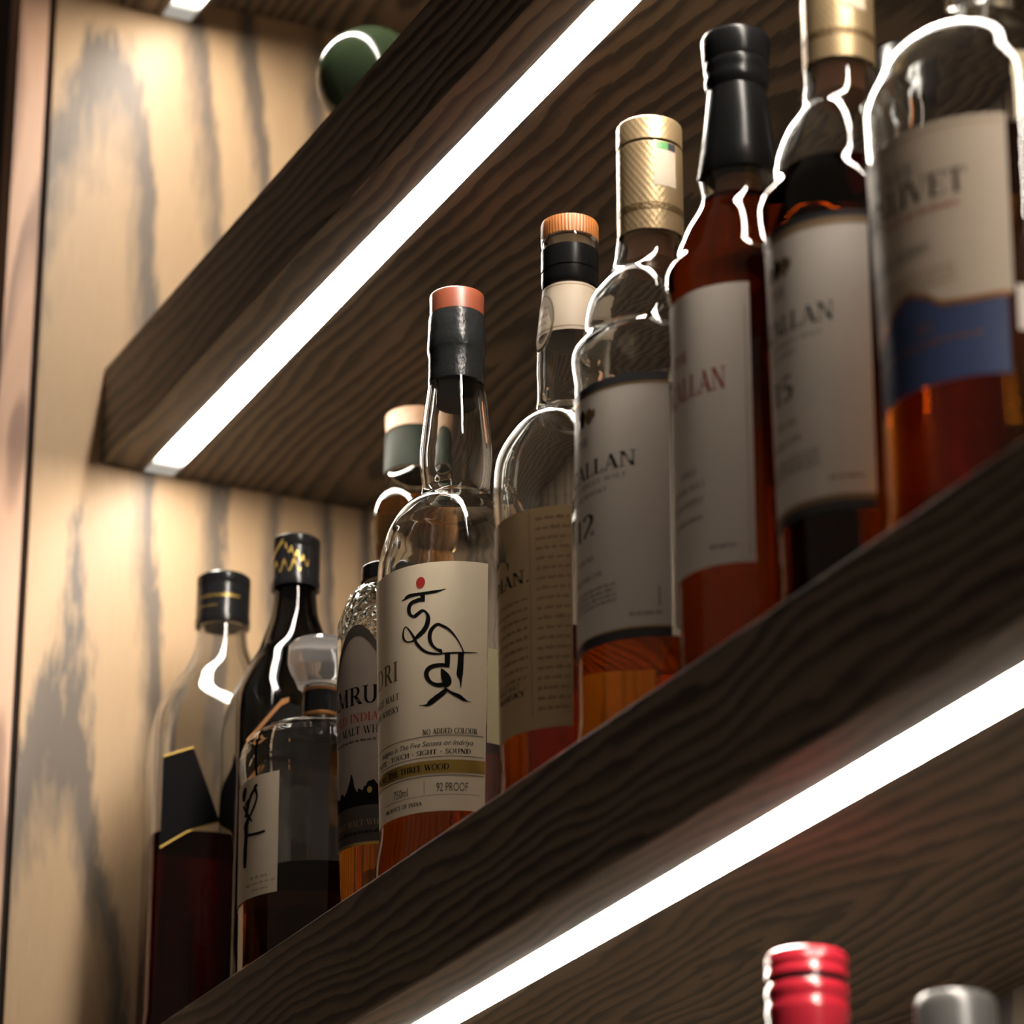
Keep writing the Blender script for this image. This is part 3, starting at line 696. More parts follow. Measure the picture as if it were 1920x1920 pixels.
[(62.3,10.11,61.7,9.98),(61.8,10.12,61.1,9.99),(61,10.15,60.3,10.01),(60,10.17,59.4,10.02),(58.9,10.2,58.4,10.03),(57.7,10.22,57.5,10.04),(56.5,10.23,56.6,10.04),(55.3,10.23,55.5,10.04),(54,10.23,54.3,10.04),(52.8,10.23,53.2,10.03),(51.6,10.22,52.2,10.02),(50.4,10.22,51.3,10.01),(49.3,10.2,50.3,10),(48.2,10.19,49.5,9.98),(47.2,10.16,48.8,9.96),(46.2,10.13,48.2,9.94),(45.3,10.09,47.8,9.92),(44.6,10.05,47.4,9.89),(44,9.99,47.1,9.86),(43.5,9.94,46.9,9.83),(43.2,9.88,46.7,9.8),(43.1,9.82,46.7,9.77),(43,9.75,46.7,9.73),(43.2,9.69,46.7,9.7),(43.4,9.62,46.8,9.66),(43.8,9.56,47,9.62),(44.3,9.5,47.3,9.58),(44.9,9.44,47.6,9.53),(45.6,9.38,48,9.49),(46.4,9.33,48.5,9.44),(47.2,9.28,49,9.41),(48.1,9.23,49.6,9.37),(49,9.19,50.3,9.34),(49.9,9.15,51.1,9.32),(50.9,9.12,51.9,9.3),(51.9,9.09,52.6,9.28),(52.8,9.07,53.3,9.27),(53.8,9.06,54,9.27),(54.9,9.05,54.7,9.27),(55.9,9.05,55.4,9.27),(57,9.06,56.1,9.28),(58.1,9.08,56.9,9.29),(59.3,9.11,57.8,9.32),(60.3,9.14,58.8,9.35),(61.2,9.17,59.7,9.37),(61.8,9.19,60.3,9.39)],
[(57.5,9.09,58.4,9.13),(57.8,9.06,58.8,9.11),(58.2,9.02,59.2,9.07),(58.7,8.97,59.8,9.03),(59.3,8.92,60.4,8.99),(60,8.87,61.1,8.96),(60.7,8.83,61.8,8.93),(61.5,8.79,62.5,8.89),(62.3,8.75,63.4,8.86),(63.1,8.71,64.2,8.83),(64,8.68,65,8.81),(64.9,8.64,65.8,8.79),(65.7,8.61,66.7,8.77),(66.6,8.58,67.6,8.75),(67.4,8.56,68.5,8.73),(68,8.53,69.5,8.71),(68.7,8.51,70.3,8.67),(69.4,8.48,71.1,8.64),(70,8.45,71.7,8.6),(70.8,8.42,72.3,8.57),(71.5,8.4,72.8,8.54),(72.2,8.38,73.3,8.51),(72.9,8.37,73.8,8.49),(73.6,8.37,74.2,8.46),(74.3,8.36,74.7,8.43),(74.9,8.36,75.2,8.42),(75.6,8.36,75.8,8.4),(76.4,8.36,76.4,8.39),(77.1,8.36,77.1,8.39),(77.7,8.36,77.7,8.39),(78.1,8.36,78.1,8.38)],
[(59.3,9.02,61.2,8.88),(58.7,9,60.8,8.85),(58,8.96,60.2,8.8),(57.1,8.92,59.5,8.75),(56.2,8.88,58.6,8.69),(55.3,8.84,57.8,8.63),(54.5,8.8,56.9,8.59),(53.5,8.76,56,8.54),(52.6,8.73,55,8.5),(51.6,8.69,54.1,8.46),(50.7,8.64,53.2,8.42),(49.8,8.6,52.4,8.38),(48.9,8.56,51.5,8.34),(48,8.53,50.6,8.3),(47.3,8.49,49.8,8.27),(46.6,8.45,49,8.24),(46,8.42,48.4,8.23),(45.7,8.38,47.8,8.21),(45.5,8.36,47.2,8.2),(45.3,8.33,46.5,8.19),(45,8.31,45.8,8.19),(44.7,8.3,45,8.19),(44.2,8.29,44.3,8.2),(43.6,8.29,43.7,8.21),(43,8.29,43,8.22),(42.3,8.28,42.4,8.23),(41.6,8.28,41.6,8.24),(40.8,8.29,40.8,8.25),(40.1,8.29,40,8.26),(39.4,8.3,39.4,8.27),(38.9,8.3,38.9,8.28)],
[(24,13.6,23.9,13.62),(24.4,13.6,24.2,13.63),(24.9,13.59,24.6,13.64),(25.6,13.59,25.2,13.65),(26.3,13.59,25.7,13.66),(27,13.59,26.1,13.67),(27.7,13.6,26.4,13.69),(28.4,13.61,26.8,13.72),(29,13.62,27.3,13.75),(29.6,13.63,27.8,13.78),(30.2,13.64,28.6,13.81),(30.8,13.64,29.4,13.82),(31.4,13.65,30.2,13.83),(32.1,13.65,31.1,13.84),(32.9,13.66,32.1,13.84),(33.8,13.66,33.1,13.84),(34.9,13.66,34.3,13.84),(36.1,13.66,35.7,13.83),(37.4,13.66,37,13.82),(38.8,13.66,38.4,13.82),(40.1,13.66,39.7,13.81),(41.3,13.66,40.9,13.81),(42.5,13.66,42.1,13.81),(43.7,13.66,43.3,13.81),(44.9,13.66,44.5,13.81),(46.1,13.66,45.7,13.81),(47.3,13.67,47,13.81),(48.5,13.67,48.2,13.82),(49.8,13.68,49.4,13.82),(50.9,13.68,50.5,13.82),(51.9,13.69,51.5,13.83),(52.7,13.7,52.3,13.83),(53.4,13.71,53,13.83),(54,13.73,53.6,13.83),(54.6,13.74,54.3,13.83),(55.3,13.75,55,13.84),(56.1,13.77,55.9,13.84),(57.1,13.79,56.9,13.85),(58,13.82,57.8,13.86),(58.8,13.84,58.7,13.86),(59.4,13.85,59.3,13.87)],
[(39.9,13.71,43.7,13.69),(39.9,13.69,43.7,13.66),(40,13.65,43.7,13.62),(40,13.61,43.8,13.58),(40.1,13.57,43.8,13.54),(40.1,13.53,43.8,13.5),(40.2,13.49,43.8,13.46),(40.3,13.44,43.7,13.42),(40.4,13.4,43.7,13.38),(40.4,13.36,43.7,13.34),(40.5,13.34,43.7,13.32)],
[(58.5,10.71,62.6,10.69),(58.5,10.67,62.6,10.66),(58.5,10.62,62.6,10.61),(58.5,10.56,62.6,10.55),(58.5,10.5,62.6,10.49),(58.5,10.43,62.6,10.42),(58.5,10.36,62.5,10.35),(58.5,10.27,62.5,10.26),(58.6,10.18,62.4,10.17),(58.6,10.11,62.3,10.09),(58.6,10.05,62.3,10.04)],
[(68.1,10.73,72.6,10.72),(68.1,10.68,72.6,10.67),(68.1,10.6,72.6,10.6),(68.1,10.52,72.5,10.52),(68.1,10.44,72.4,10.43),(68,10.36,72.4,10.35),(67.9,10.28,72.4,10.27),(67.9,10.2,72.3,10.19),(67.8,10.13,72.3,10.12),(67.7,10.05,72.3,10.04),(67.6,9.98,72.2,9.97),(67.5,9.91,72.2,9.89),(67.4,9.85,72.1,9.83),(67.2,9.78,72.1,9.76),(67.2,9.71,72,9.71),(67.2,9.64,72,9.66),(67.5,9.58,71.8,9.62),(67.9,9.53,71.7,9.58),(68.3,9.48,71.6,9.54),(68.7,9.45,71.4,9.48),(69.1,9.4,71.3,9.41),(69.4,9.33,71.2,9.34),(69.7,9.24,71,9.25),(69.9,9.15,70.9,9.16),(70.1,9.08,70.7,9.08),(70.3,9.02,70.6,9.02)],
[(55.8,9.97,56.3,9.98),(55.8,9.94,56.6,9.97),(55.7,9.9,57.1,9.94),(55.7,9.86,57.7,9.92),(55.7,9.81,58.3,9.89),(55.7,9.76,58.8,9.86),(55.7,9.71,59.4,9.83),(55.7,9.66,59.9,9.79),(55.8,9.61,60.5,9.76),(55.8,9.57,61.1,9.72),(56,9.52,61.6,9.68),(56.1,9.47,62.1,9.64),(56.4,9.42,62.5,9.59),(56.6,9.37,62.9,9.54),(56.8,9.34,63.3,9.48),(56.9,9.32,63.5,9.42),(57,9.3,63.7,9.36),(57.1,9.3,63.7,9.31),(57.2,9.3,63.6,9.25),(57.3,9.29,63.3,9.21),(57.5,9.27,62.9,9.16),(57.7,9.25,62.4,9.12),(57.9,9.22,61.7,9.08),(58,9.18,61,9.06),(58.1,9.14,60.5,9.04),(58.1,9.11,60.1,9.03)]]

CALLI_DOT=[(43.8,14.26),(43.6,14.2),(43.2,14.14),(42.7,14.09),(42.1,14.05),(41.4,14.03),(40.6,14.01),(39.8,14.02),(39,14.03),(38.3,14.06),(37.7,14.1),(37.2,14.15),(36.9,14.21),(36.7,14.27),(36.7,14.33),(36.9,14.39),(37.3,14.45),(37.8,14.5),(38.5,14.53),(39.2,14.56),(40,14.57),(40.8,14.57),(41.5,14.55),(42.2,14.53),(42.8,14.49),(43.3,14.44),(43.6,14.38),(43.8,14.32)]
for q in CALLI_STROKES: L.strip([((a, z), (c, d)) for a, z, c, d in q], I_BLACK)
L.poly(CALLI_DOT, I_RED)
L.text('INDRI', 9.75, 0.96, I_BROWN, right=19.8, squeeze=0.95, track=0.12)
L.text('SINGLE MALT', 8.82, 0.32, I_BLACK, right=20.8, squeeze=1.0)
L.text('INDIAN WHISKY', 8.22, 0.30, I_BLACK, right=20.8, squeeze=1.0)
L.text('NO ADDED COLOUR', 6.82, 0.26, I_BLACK, left=41.7, right=83.1, bold=1.3)
L.line(-88, 88, 6.74, 0.04, I_GREY)
L.text('delights in The Five Senses or Indriya', 6.27, 0.25, I_BLACK, left=-4, right=79.9, shear=0.3, sans=True)
L.text('TASTE * TOUCH * SIGHT * SOUND', 5.86, 0.23, I_BLACK, left=-12.5, right=78.4, bold=1.4)
L.line(-88, 88, 5.73, 0.035, I_GREY)
L.sheet(-88.5, 89.6, 4.96, 5.57, I_GOLD, 1, nz=1)
L.text('TRINI  THE THREE WOOD', 5.10, 0.29, I_BLACK, left=-14, right=62.2, k=2, bold=1.3)
L.line(-88, 88.5, 4.84, 0.045, I_GREY)
L.text('750ml', 4.04, 0.40, I_INK, left=13.6, right=28.5, sans=True)
L.sheet(42.7, 43.1, 4.0, 4.64, I_GREY, 1, nz=1)
L.text('92 PROOF', 4.08, 0.41, I_INK, left=52.6, right=76.6, sans=True)
L.line(0, 86, 3.92, 0.04, I_GREY, dash=0.8)
L.text('PRODUCT OF INDIA', 3.48, 0.19, I_BLACK, left=1.7, right=40.7, bold=1.4)
L.build('label', b)
L = Label(PR, P_YELLOW); L.sheet(90.8, 200, 6.5, 11.1); L.build('back_label', b)

# --- three bottles of the same shouldered make
def shouldered(x, label, glassp, level, liq, kind):
    b = bottle(x, 4.6, label)
    g, inner = glass_body('glass', glassp, b, G_PLAIN, liq, level)
    top = glassp[-1][1]
    if kind == 'gold':
        r = 1.46; zt = top+5.6
        turned('capsule', [(0,top),(r,top),(r,top+0.95)]+[(r+0.012,top+0.96),(r+0.012,top+1.3)]+[(r,top+1.31),(r,zt-1.30),(r-0.03,zt-1.27),(0,zt-1.27)], C_GOLD, b)
        mb = MB(); lathe(mb, [(r+0.016,top+0.97),(r+0.016,top+1.29)], 0, 64); mb.build('capsule_band', C_GOLDBAND, b, smooth=35)
        turned('gap_ring', capprof(r-0.10, zt-1.27, r-0.10, zt-1.15, 0.01), C_GLOSS, b)
        turned('cap', capprof(r, zt-1.15, r, zt, 0.13), C_GOLD, b)
        turned('cork', capprof(1.0, top-1.25, 1.0, top-0.01, 0.06), C_BROWN, b)
    else:
        turned('capsule', [(0,top),(1.74,top),(1.75,top+0.05),(1.61,top+1.05),(1.42,top+2.55),(1.27,top+4.05),(1.22,top+4.2),(1.29,top+4.35),(1.36,top+4.5),(1.37,top+4.75),(1.33,top+4.9),(1.37,top+5.1),(1.40,top+5.35),(1.36,top+5.5),(1.41,top+5.6),(1.45,top+6.2),(1.49,top+6.6),(1.42,top+6.78),(1.2,top+6.82),(0,top+6.82)], C_BLACK, b)
        turned('cork', capprof(0.95, top-1.0, 0.95, top-0.01, 0.06), C_BROWN, b)
    return b

P12 = [(3.15,0,2),(3.29,0.25,2),(3.31,2.1,2),(3.37,12.9,2),(3.39,17.2,2),(3.47,18.72,2),(3.31,18.99,2.35),(2.98,19.42,2.35),(2.87,19.95,2.35),(2.75,20.85,2.35),(2.57,21.5,2.35),(2.32,21.9,2.35),(1.88,22.48,2.35),(1.66,23.1,2),(1.53,24.0,2),(1.5,24.25,2)]
b = shouldered(60.95, 'clear whisky bottle numbered 12 with gold capsule and nearly empty', P12, 4.7, L_MALT, 'gold')
L = Label(P12, P_WHITE)
L.sheet(-74, 74, 4.95, 16.35)
L.sheet(-74, 74, 16.05, 16.5, I_NAVY, 1, nz=1); L.sheet(-74, 74, 16.02, 16.08, I_GOLD, 2, nz=1)
L.sheet(-74, 74, 4.55, 5.0, I_NAVY, 1, nz=1); L.sheet(-74, 74, 5.0, 5.06, I_GOLD, 2, nz=1)
def crest(L, z, s=1.0):
    for t, dz, w, h, m_ in ((-9,0,8,0.7,I_BROWN),(0,0.05,8,0.85,I_BLACK),(9,0,9,0.75,I_BROWN),(4,0.1,3,0.3,I_GOLD),(14.5,0.05,3.5,0.45,I_BROWN)):
        L.poly([(t+w*0.5*math.cos(a)*s, z+dz+h*0.5*math.sin(a)*s) for a in [2*math.pi*i/12 for i in range(12)]], m_, 1)
crest(L, 15.05)
L.text('THE', 13.75, 0.42, I_GREY, center=0)
L.text('MACALLAN', 12.26, 0.70, I_BLACK, left=-50, right=50.2, bold=1.05)
L.text('HIGHLAND SINGLE MALT', 11.82, 0.20, I_GREY, left=-42, right=42.6)
L.text('SCOTCH WHISKY', 11.35, 0.20, I_GREY, left=-27, right=27)
L.text('12', 9.6, 1.0, I_BLACK, left=-13.5, right=13.5)
L.text('YEARS OLD', 8.45, 0.22, I_TAN, center=0)
L.text('SHERRY OAK CASK', 7.62, 0.22, I_GREY, center=0)
for i in range(4): L.dashes(-33, 33, 7.05-0.24*i, 0.13, I_GREY, seed=i)
L.dashes(-70, -30, 5.55, 0.15, I_TAN, seed=9); L.dashes(43, 68, 5.55, 0.17, I_TAN, seed=8)
for i in range(5): L.sheet(64.3, 65.6, 5.95+0.17*i, 6.07+0.17*i, I_GREY, 1, nz=1)
L.build('label', b)
L = Label(P12, P_WHITE); L.sheet(76, 178, 4.9, 17.0); L.build('back_label', b)
cp = [(1.475, 24.2), (1.475, 29.3)]
L = Label(cp, P_BEIGE, 0.012)
L.sheet(70, 112, 26.35, 28.1); L.sheet(71, 111, 28.02, 28.12, I_PINK, 1, nz=1)
L.sheet(74, 96, 28.12, 28.5, I_GREEN, 0, nz=1); L.sheet(96, 112, 28.12, 28.5, I_NAVY, 0, nz=1)
L.build('seal_sticker', b)

P11 = [(2.7,0,2),(2.82,0.25,2),(2.84,1.75,2),(2.96,17.0,2),(3.04,17.8,2),(3.17,18.4,2),(3.13,19.0,2),(2.85,19.32,2.35),(2.64,19.9,2.35),(2.17,21.15,2.35),(1.8,21.92,2),(1.58,22.4,2),(1.6,22.9,2),(1.68,23.38,2)]
b = shouldered(69.09, 'full dark amber bottle with plain black capsule and crimson lettered white label', P11, 22.3, L_DEEP, 'black')
L = Label(P11, P_WHITE)
L.sheet(-67, 67, 5.1, 17.3)
L.sheet(-63, 63, 16.9, 16.94, I_GREY, 1, nz=1); L.sheet(62.7, 63.2, 5.4, 16.9, I_GREY, 1, nz=1); L.sheet(-63.2, -62.7, 5.4, 16.9, I_GREY, 1, nz=1)
L.text('MACALLAN', 12.65, 0.98, I_CRIMSON, left=-47, right=47, bold=1.05)
L.text('THE', 14.3, 0.5, I_CRIMSON, center=0)
L.text('SINGLE', 9.25, 0.26, I_GREY, center=8)
L.text('HIGHLAND MALT', 8.6, 0.26, I_GREY, center=0)
L.text('SCOTCH WHISKY', 7.95, 0.26, I_GREY, center=0)
L.dashes(-24, 25, 7.25, 0.2, I_GREY, seed=4)
L.dashes(30, 54, 5.8, 0.2, I_GREY, seed=5); L.dashes(-58, -28, 5.8, 0.2, I_GREY, seed=6)
L.build('label', b)

P15 = [(2.85,0,2),(2.92,0.25,2),(2.94,2.1,2),(3.14,15.0,2),(3.19,16.3,2),(3.38,17.4,2),(3.41,18.2,2),(3.14,18.58,2.35),(2.82,19.25,2.35),(2.54,20.5,2.35),(2.29,21.3,2.35),(2.03,21.85,2.35),(1.64,22.6,2),(1.45,23.7,2),(1.44,24.3,2)]
b = shouldered(77.66, 'whisky bottle numbered 15 with gold capsule, dark amber up to the shoulder', P15, 19.25, L_DEEP, 'gold')
L = Label(P15, P_WHITE)
L.sheet(-74, 75, 4.65, 16.1)
L.sheet(-74, 75, 15.95, 16.25, I_TAN, 1, nz=1); L.sheet(-74, 75, 16.25, 16.5, I_NAVY, 1, nz=1)
L.sheet(-74, 75, 4.1, 4.5, I_NAVY, 1, nz=1); L.sheet(-74, 75, 4.5, 4.75, I_TAN, 1, nz=1)
crest(L, 14.75, 1.1)
L.text('THE', 13.5, 0.45, I_GREY, center=0)
L.text('MACALLAN', 11.95, 0.78, I_BLACK, left=-49.5, right=49.5, bold=1.05)
L.text('HIGHLAND SINGLE MALT', 11.42, 0.2, I_GREY, left=-40, right=40)
L.text('SCOTCH WHISKY', 10.95, 0.2, I_GREY, center=0)
L.text('15', 9.12, 1.03, I_BLACK, left=-13, right=13)
L.text('YEARS OLD', 8.05, 0.25, I_GOLD, center=0)
L.text('DOUBLE CASK', 7.3, 0.25, I_GREY, center=0)
for i in range(4): L.dashes(-34, 34, 6.66-0.2*i, 0.13, I_GREY, seed=20+i)
L.dashes(41, 67, 5.38, 0.2, I_TAN, seed=12)
L.build('label', b)
L = Label([(1.475, 24.2), (1.475, 29.3)], P_BEIGE, 0.012); L.sheet(66, 108, 26.5, 28.5); L.build('seal_sticker', b)

# --- wide bottle with cream and blue label
b = bottle(87.82, 4.8, 'wide clear bottle at right edge with cream label above a wavy blue one')
PG = [(3.9,0),(4.18,0.35),(4.21,1.6),(4.22,7.0),(4.36,12.0),(4.45,15.0),(4.50,16.2),(4.46,17.6),(4.19,18.3),(3.80,19.2),(3.0,20.15),(2.21,20.85),(1.55,21.28),(1.32,21.5),(1.27,22.2),(1.30,24.0),(1.34,25.6)]
glass_body('glass', PG, b, G_PLAIN, L_AMBER, 14.9)
turned('capsule', capprof(1.40, 25.6, 1.40, 29.3, 0.12), C_BLACK, b)
turned('cork', capprof(0.98, 24.3, 0.98, 25.59, 0.05), C_CORK, b)
L = Label(PG, P_GREYBEIGE)
def wave(t):
    k = [(-90,8.2),(-20,7.7),(-8,8.1),(2,8.5),(11,8.75),(20,8.5),(32,7.95),(45,7.9),(66,8.05)]
    for p, q in zip(k, k[1:]):
        if p[0] <= t <= q[0]:
            u = (t-p[0])/(q[0]-p[0]); u = u*u*(3-2*u)
            return p[1]+(q[1]-p[1])*u
    return k[-1][1]
L.sheet(-70, 66, 8, 15.1, bot=wave)
L.sheet(-70, 64, 8, 8, I_ORANGE, 1, nz=1, top=lambda t: wave(t)+0.10, bot=lambda t: wave(t)-0.12)
L.sheet(-70, 63, 4.95, 8, P_BLUE, 0, top=lambda t: wave(t)-0.12)
L.sheet(-70, 64, 14.8, 14.86, I_TAN, 1, nz=1)
L.text('THE', 13.3, 0.55, I_GREY, left=-12, right=23.3)
L.text('GLENLIVET', 12.15, 0.95, I_BLACK, left=-42, right=46.6, bold=1.1)
L.text('SINGLE MALT SCOTCH WHISKY', 11.62, 0.24, I_CRIMSON, left=-43, right=43, bold=1.3)
L.text("FOUNDER'S RESERVE", 10.1, 0.42, I_GREY, left=-27, right=26.6)
for i in range(3): L.dashes(-38, 39, 9.3-0.28*i, 0.15, I_TAN, seed=30+i)
L.text('EST', 7.0, 0.35, I_ORANGE, center=20); L.dashes(-40, 50, 6.5, 0.2, I_ORANGE, seed=33)
L.build('label', b)
L = Label(PG, P_WHITE); L.sheet(67.5, 100, 6.6, 8.35); L.build('tax_sticker', b)

# --- parchment label, orange ribbed stopper
b = bottle(52.84, 4.6, 'clear bottle with orange ribbed stopper, black neck band and parchment label')
PO = [(2.95,0),(3.08,0.25),(3.10,1.75),(3.18,4.0),(3.26,9.2),(3.43,13.7),(3.48,15.9),(3.43,16.55),(3.25,17.2),(2.92,17.85),(2.38,18.6),(1.95,18.98),(1.60,19.3),(1.54,19.7),(1.54,21.5),(1.49,22.9),(1.34,24.3),(1.22,25.7),(1.25,26.0),(1.26,26.4),(1.27,27.5),(1.33,27.7),(1.31,27.9)]
glass_body('glass', PO, b, G_PLAIN, L_RED, 8.0)
turned('stopper', [(0,27.91,0),(1.31,27.91,0),(1.33,27.95,1),(1.33,28.7,1),(1.29,28.8,0),(1.1,28.84,0),(0,28.84,0)], C_ORANGE, b, ribs=52, depth=0.03)
turned('cork', capprof(0.98, 25.9, 0.98, 27.9, 0.05), C_CORK, b)
mb = MB(); lathe(mb, [(1.27,25.45),(1.29,25.5),(1.315,25.75),(1.315,26.16),(1.275,26.2),(1.275,26.26),(1.32,26.3),(1.32,27.32),(1.27,27.36)], 0, 64)
mb.build('neck_band', C_BLACK, b, smooth=30)
L = Label(PO, P_BEIGE, 0.012); L.sheet(-180, 180, 22.85, 25.35); L.sheet(-180, 180, 23.0, 23.05, I_TAN, 1, nz=1); L.sheet(-180, 180, 25.2, 25.25, I_TAN, 1, nz=1)
L.build('neck_label', b)
L = Label(PO, P_BEIGE, 0.035)
oval = lambda k, m_, kk: L.poly([(3+32*k*math.cos(a), 23.5+1.45*k*math.sin(a)) for a in [2*math.pi*i/32 for i in range(32)]], m_, kk)
oval(1.0, P_BEIGE, 0); oval(0.95, I_TAN, 0.6); oval(0.91, P_BEIGE, 1.2)
for i in range(4): L.dashes(-14+2*i, 22-2*i, 24.1-0.4*i, 0.2, I_GREY, seed=40+i, k=2)
L.build('oval_sticker', b)
L = Label(PO, P_TAN)
L.sheet(-64, 64.5, 3.3, 13.44)
L.sheet(31.2, 31.6, 3.9, 13.3, I_TAN, 1, nz=1)
for i in range(20): L.dashes(36.5, 63, 12.85-0.46*i, 0.17, I_TAN, seed=50+i)
for i in range(9): L.dashes(-20, 28, 9.3-0.45*i, 0.15, I_TAN, seed=80+i)
L.poly([(-20,10.95),(8,10.95),(9,11.3),(5,11.4),(5.5,12.2),(2,11.5),(1,12.7),(-2,11.6),(-5,12.6),(-9,11.5),(-14,12.0),(-17,11.3)], I_GREY)
L.text('INDIAN.', 10.12, 0.60, I_BLACK, left=-38, right=30, bold=1.1)
L.text('SINGLE MALT', 5.35, 0.24, I_GREY, center=2, bold=1.2)
L.text('WHISKY', 4.95, 0.26, I_BLACK, left=-12, right=24.6, bold=1.2)
L.build('label', b)

# --- small faceted decanter bottle with glass stopper
b = bottle(23.59, 4.6, 'squat faceted bottle with round glass stopper and brush lettered white label')
PH = [(3.75,0),(3.92,0.3),(3.98,4.0),(4.03,9.7),(4.04,12.0),(3.80,12.6),(3.32,13.02),(2.26,13.48),(1.30,13.74),(1.0,14.0),(0.95,14.4),(0.95,15.72)]
glass_body('glass', PH, b, G_PLAIN, L_OLIVE, 5.4, seg=24, sm=9)
turned('stopper', [(0,15.75),(1.25,15.76),(1.34,15.95),(1.42,16.2),(1.64,16.56),(1.78,17.0),(1.79,17.3),(1.76,17.9),(1.6,18.1),(1.2,18.17),(0,18.17)], G_FROST, b)
mb = MB(); lathe(mb, [(0.955,14.2),(0.985,14.22),(0.985,15.5),(0.955,15.52)], 0, 48); mb.build('neck_band', C_GLOSS, b, smooth=30)
mb = MB(); lathe(mb, [(0.985,15.36),(1.0,15.38),(1.0,15.55),(0.96,15.57)], 0, 48); lathe(mb, [(0.96,14.02),(1.0,14.04),(1.0,14.2),(0.985,14.22)], 0, 48); mb.build('copper_ring', I_ORANGE, b, smooth=30)
L = Label(PH, P_BEIGE, 0.03)
L.sheet(-38, 38, 3.85, 10.1)
BRUSH=[
[(0.3,9.82,4,9.71),(-0.6,9.78,3.8,9.65),(-1.9,9.72,3.6,9.56),(-3.3,9.64,3.4,9.47),(-4.3,9.56,3.1,9.38),(-4.5,9.46,2.5,9.29),(-4.3,9.34,1.9,9.19),(-4,9.22,1.2,9.1),(-3.8,9.15,0.7,9.04)],
[(17.1,9.7,19,9.58),(16.5,9.69,18.5,9.56),(15.3,9.67,17.9,9.53),(14.1,9.63,17.5,9.5),(13.4,9.55,17.4,9.47),(13.9,9.43,17.5,9.4),(15,9.31,18,9.3),(16,9.19,18.6,9.17),(16.6,9.09,18.9,9.06),(16.6,9.01,18.8,8.96),(16.5,8.93,18.5,8.87),(16.1,8.85,18.1,8.79),(15.6,8.77,17.6,8.71),(14.9,8.69,17,8.62),(14,8.61,16.2,8.54),(13,8.54,15.4,8.45),(12,8.45,14.4,8.36),(10.8,8.35,13.2,8.27),(9.5,8.24,11.8,8.16),(8.3,8.15,10.4,8.07),(7.4,8.08,9.3,8.01)],
[(13.9,9.53,16.3,9.42),(13,9.49,15.6,9.37),(11.8,9.42,14.5,9.31),(10.4,9.35,13.2,9.24),(9.1,9.26,12.1,9.15),(7.8,9.15,11,9.04),(6.4,9.02,10,8.91),(5.1,8.89,8.9,8.78),(4,8.76,8.1,8.65),(3,8.61,7.4,8.5),(2.1,8.46,6.8,8.34),(1.5,8.32,6.4,8.2),(1,8.22,6.1,8.1)],
[(-3.2,8.87,0.8,8.83),(-2,8.77,2.1,8.73),(-0.3,8.63,3.8,8.6),(1.6,8.48,5.6,8.45),(3.6,8.32,7.3,8.32),(5.8,8.17,9,8.17),(8.3,8.01,10.7,8.02),(10.4,7.87,12.3,7.88),(11.7,7.77,13.3,7.78)],
[(6.4,8.17,10.1,8.05),(5.4,8.11,9.5,7.97),(3.7,8.02,8.6,7.87),(1.9,7.92,7.7,7.75),(0.6,7.81,7.1,7.64),(0.3,7.68,7,7.55),(0.6,7.56,7.1,7.44),(1.1,7.43,7.3,7.32),(1.4,7.31,7.3,7.18),(1.3,7.17,7.1,7.04),(1.1,7.01,6.8,6.89),(0.8,6.86,6.5,6.73),(0.6,6.7,6.2,6.58),(0.3,6.54,6.1,6.42),(0.1,6.39,6.1,6.26),(-0.1,6.24,6.1,6.1),(-0.2,6.09,6,5.96),(-0,5.94,5.8,5.82),(0.3,5.8,5.5,5.69),(0.6,5.67,5.2,5.58),(0.9,5.58,5,5.5)],
[(3.2,7.12,1.8,7.32),(5.9,7.09,4.6,7.28),(9.3,7.06,8.3,7.23),(12.6,7.03,11.7,7.19),(15.2,7.01,14.4,7.17),(17,7.01,16.2,7.15),(18.5,7,17.5,7.15),(19.7,7,18.8,7.15),(21.1,7,20.2,7.14),(22.7,7,21.9,7.14),(24.5,7.01,23.7,7.14),(26,7.02,25.3,7.14),(27,7.03,26.4,7.14)],
[(7.8,9.08,9.5,9),(7.1,9.08,9.1,8.98),(6,9.06,8.4,8.95),(4.8,9.04,7.7,8.92),(3.7,9.01,7.1,8.89),(2.8,8.97,6.3,8.85),(2.2,8.91,5.4,8.8),(1.7,8.85,4.5,8.76),(1.3,8.81,3.8,8.73)]]
for q in BRUSH: L.strip([((a, z), (c, d)) for a, z, c, d in q], I_BLACK)
L.dashes(12, 32, 4.75, 0.16, I_TAN, seed=91); L.dashes(6, 36, 4.45, 0.13, I_TAN, seed=92); L.dashes(14, 30, 4.12, 0.13, I_TAN, seed=93)
L.build('label', b)

# --- pebbled shoulder bottle with mountain label
b = bottle(31.1, 5.0, 'small clear bottle with pebbled shoulder and grey label showing black mountains')
PA = [(2.1,0),(2.18,0.25),(2.22,5.1),(2.42,12.0),(2.49,14.0),(2.50,16.0),(2.46,16.6),(2.30,17.05),(2.13,17.55),(1.90,18.05),(1.52,18.48),(1.25,18.66),(1.12,18.72)]
glass_body('glass', PA, b, G_PEBBLE, L_GOLD, 12.0)
turned('cap', capprof(1.36, 18.86, 1.36, 19.65, 0.12), C_GLOSS, b)
turned('collar', capprof(1.2, 18.72, 1.2, 18.86, 0.03), C_BEIGE, b)
L = Label(PA, P_DUSK)
arcTop = lambda t: 15.9-0.0016*(t-30)**2
L.sheet(-30, 86, 4.75, 15.9, top=arcTop)
L.sheet(-30, 86, 14, 15.9, I_UMBER, 1, nz=1, top=arcTop, bot=lambda t: arcTop(t)-0.6)
L.text('AMRUT', 11.75, 0.92, I_BLACK, left=-24, right=76, bold=1.15)
L.text('PEATED INDIAN', 10.86, 0.44, I_CRIMSON, left=-34, right=68, bold=1.2)
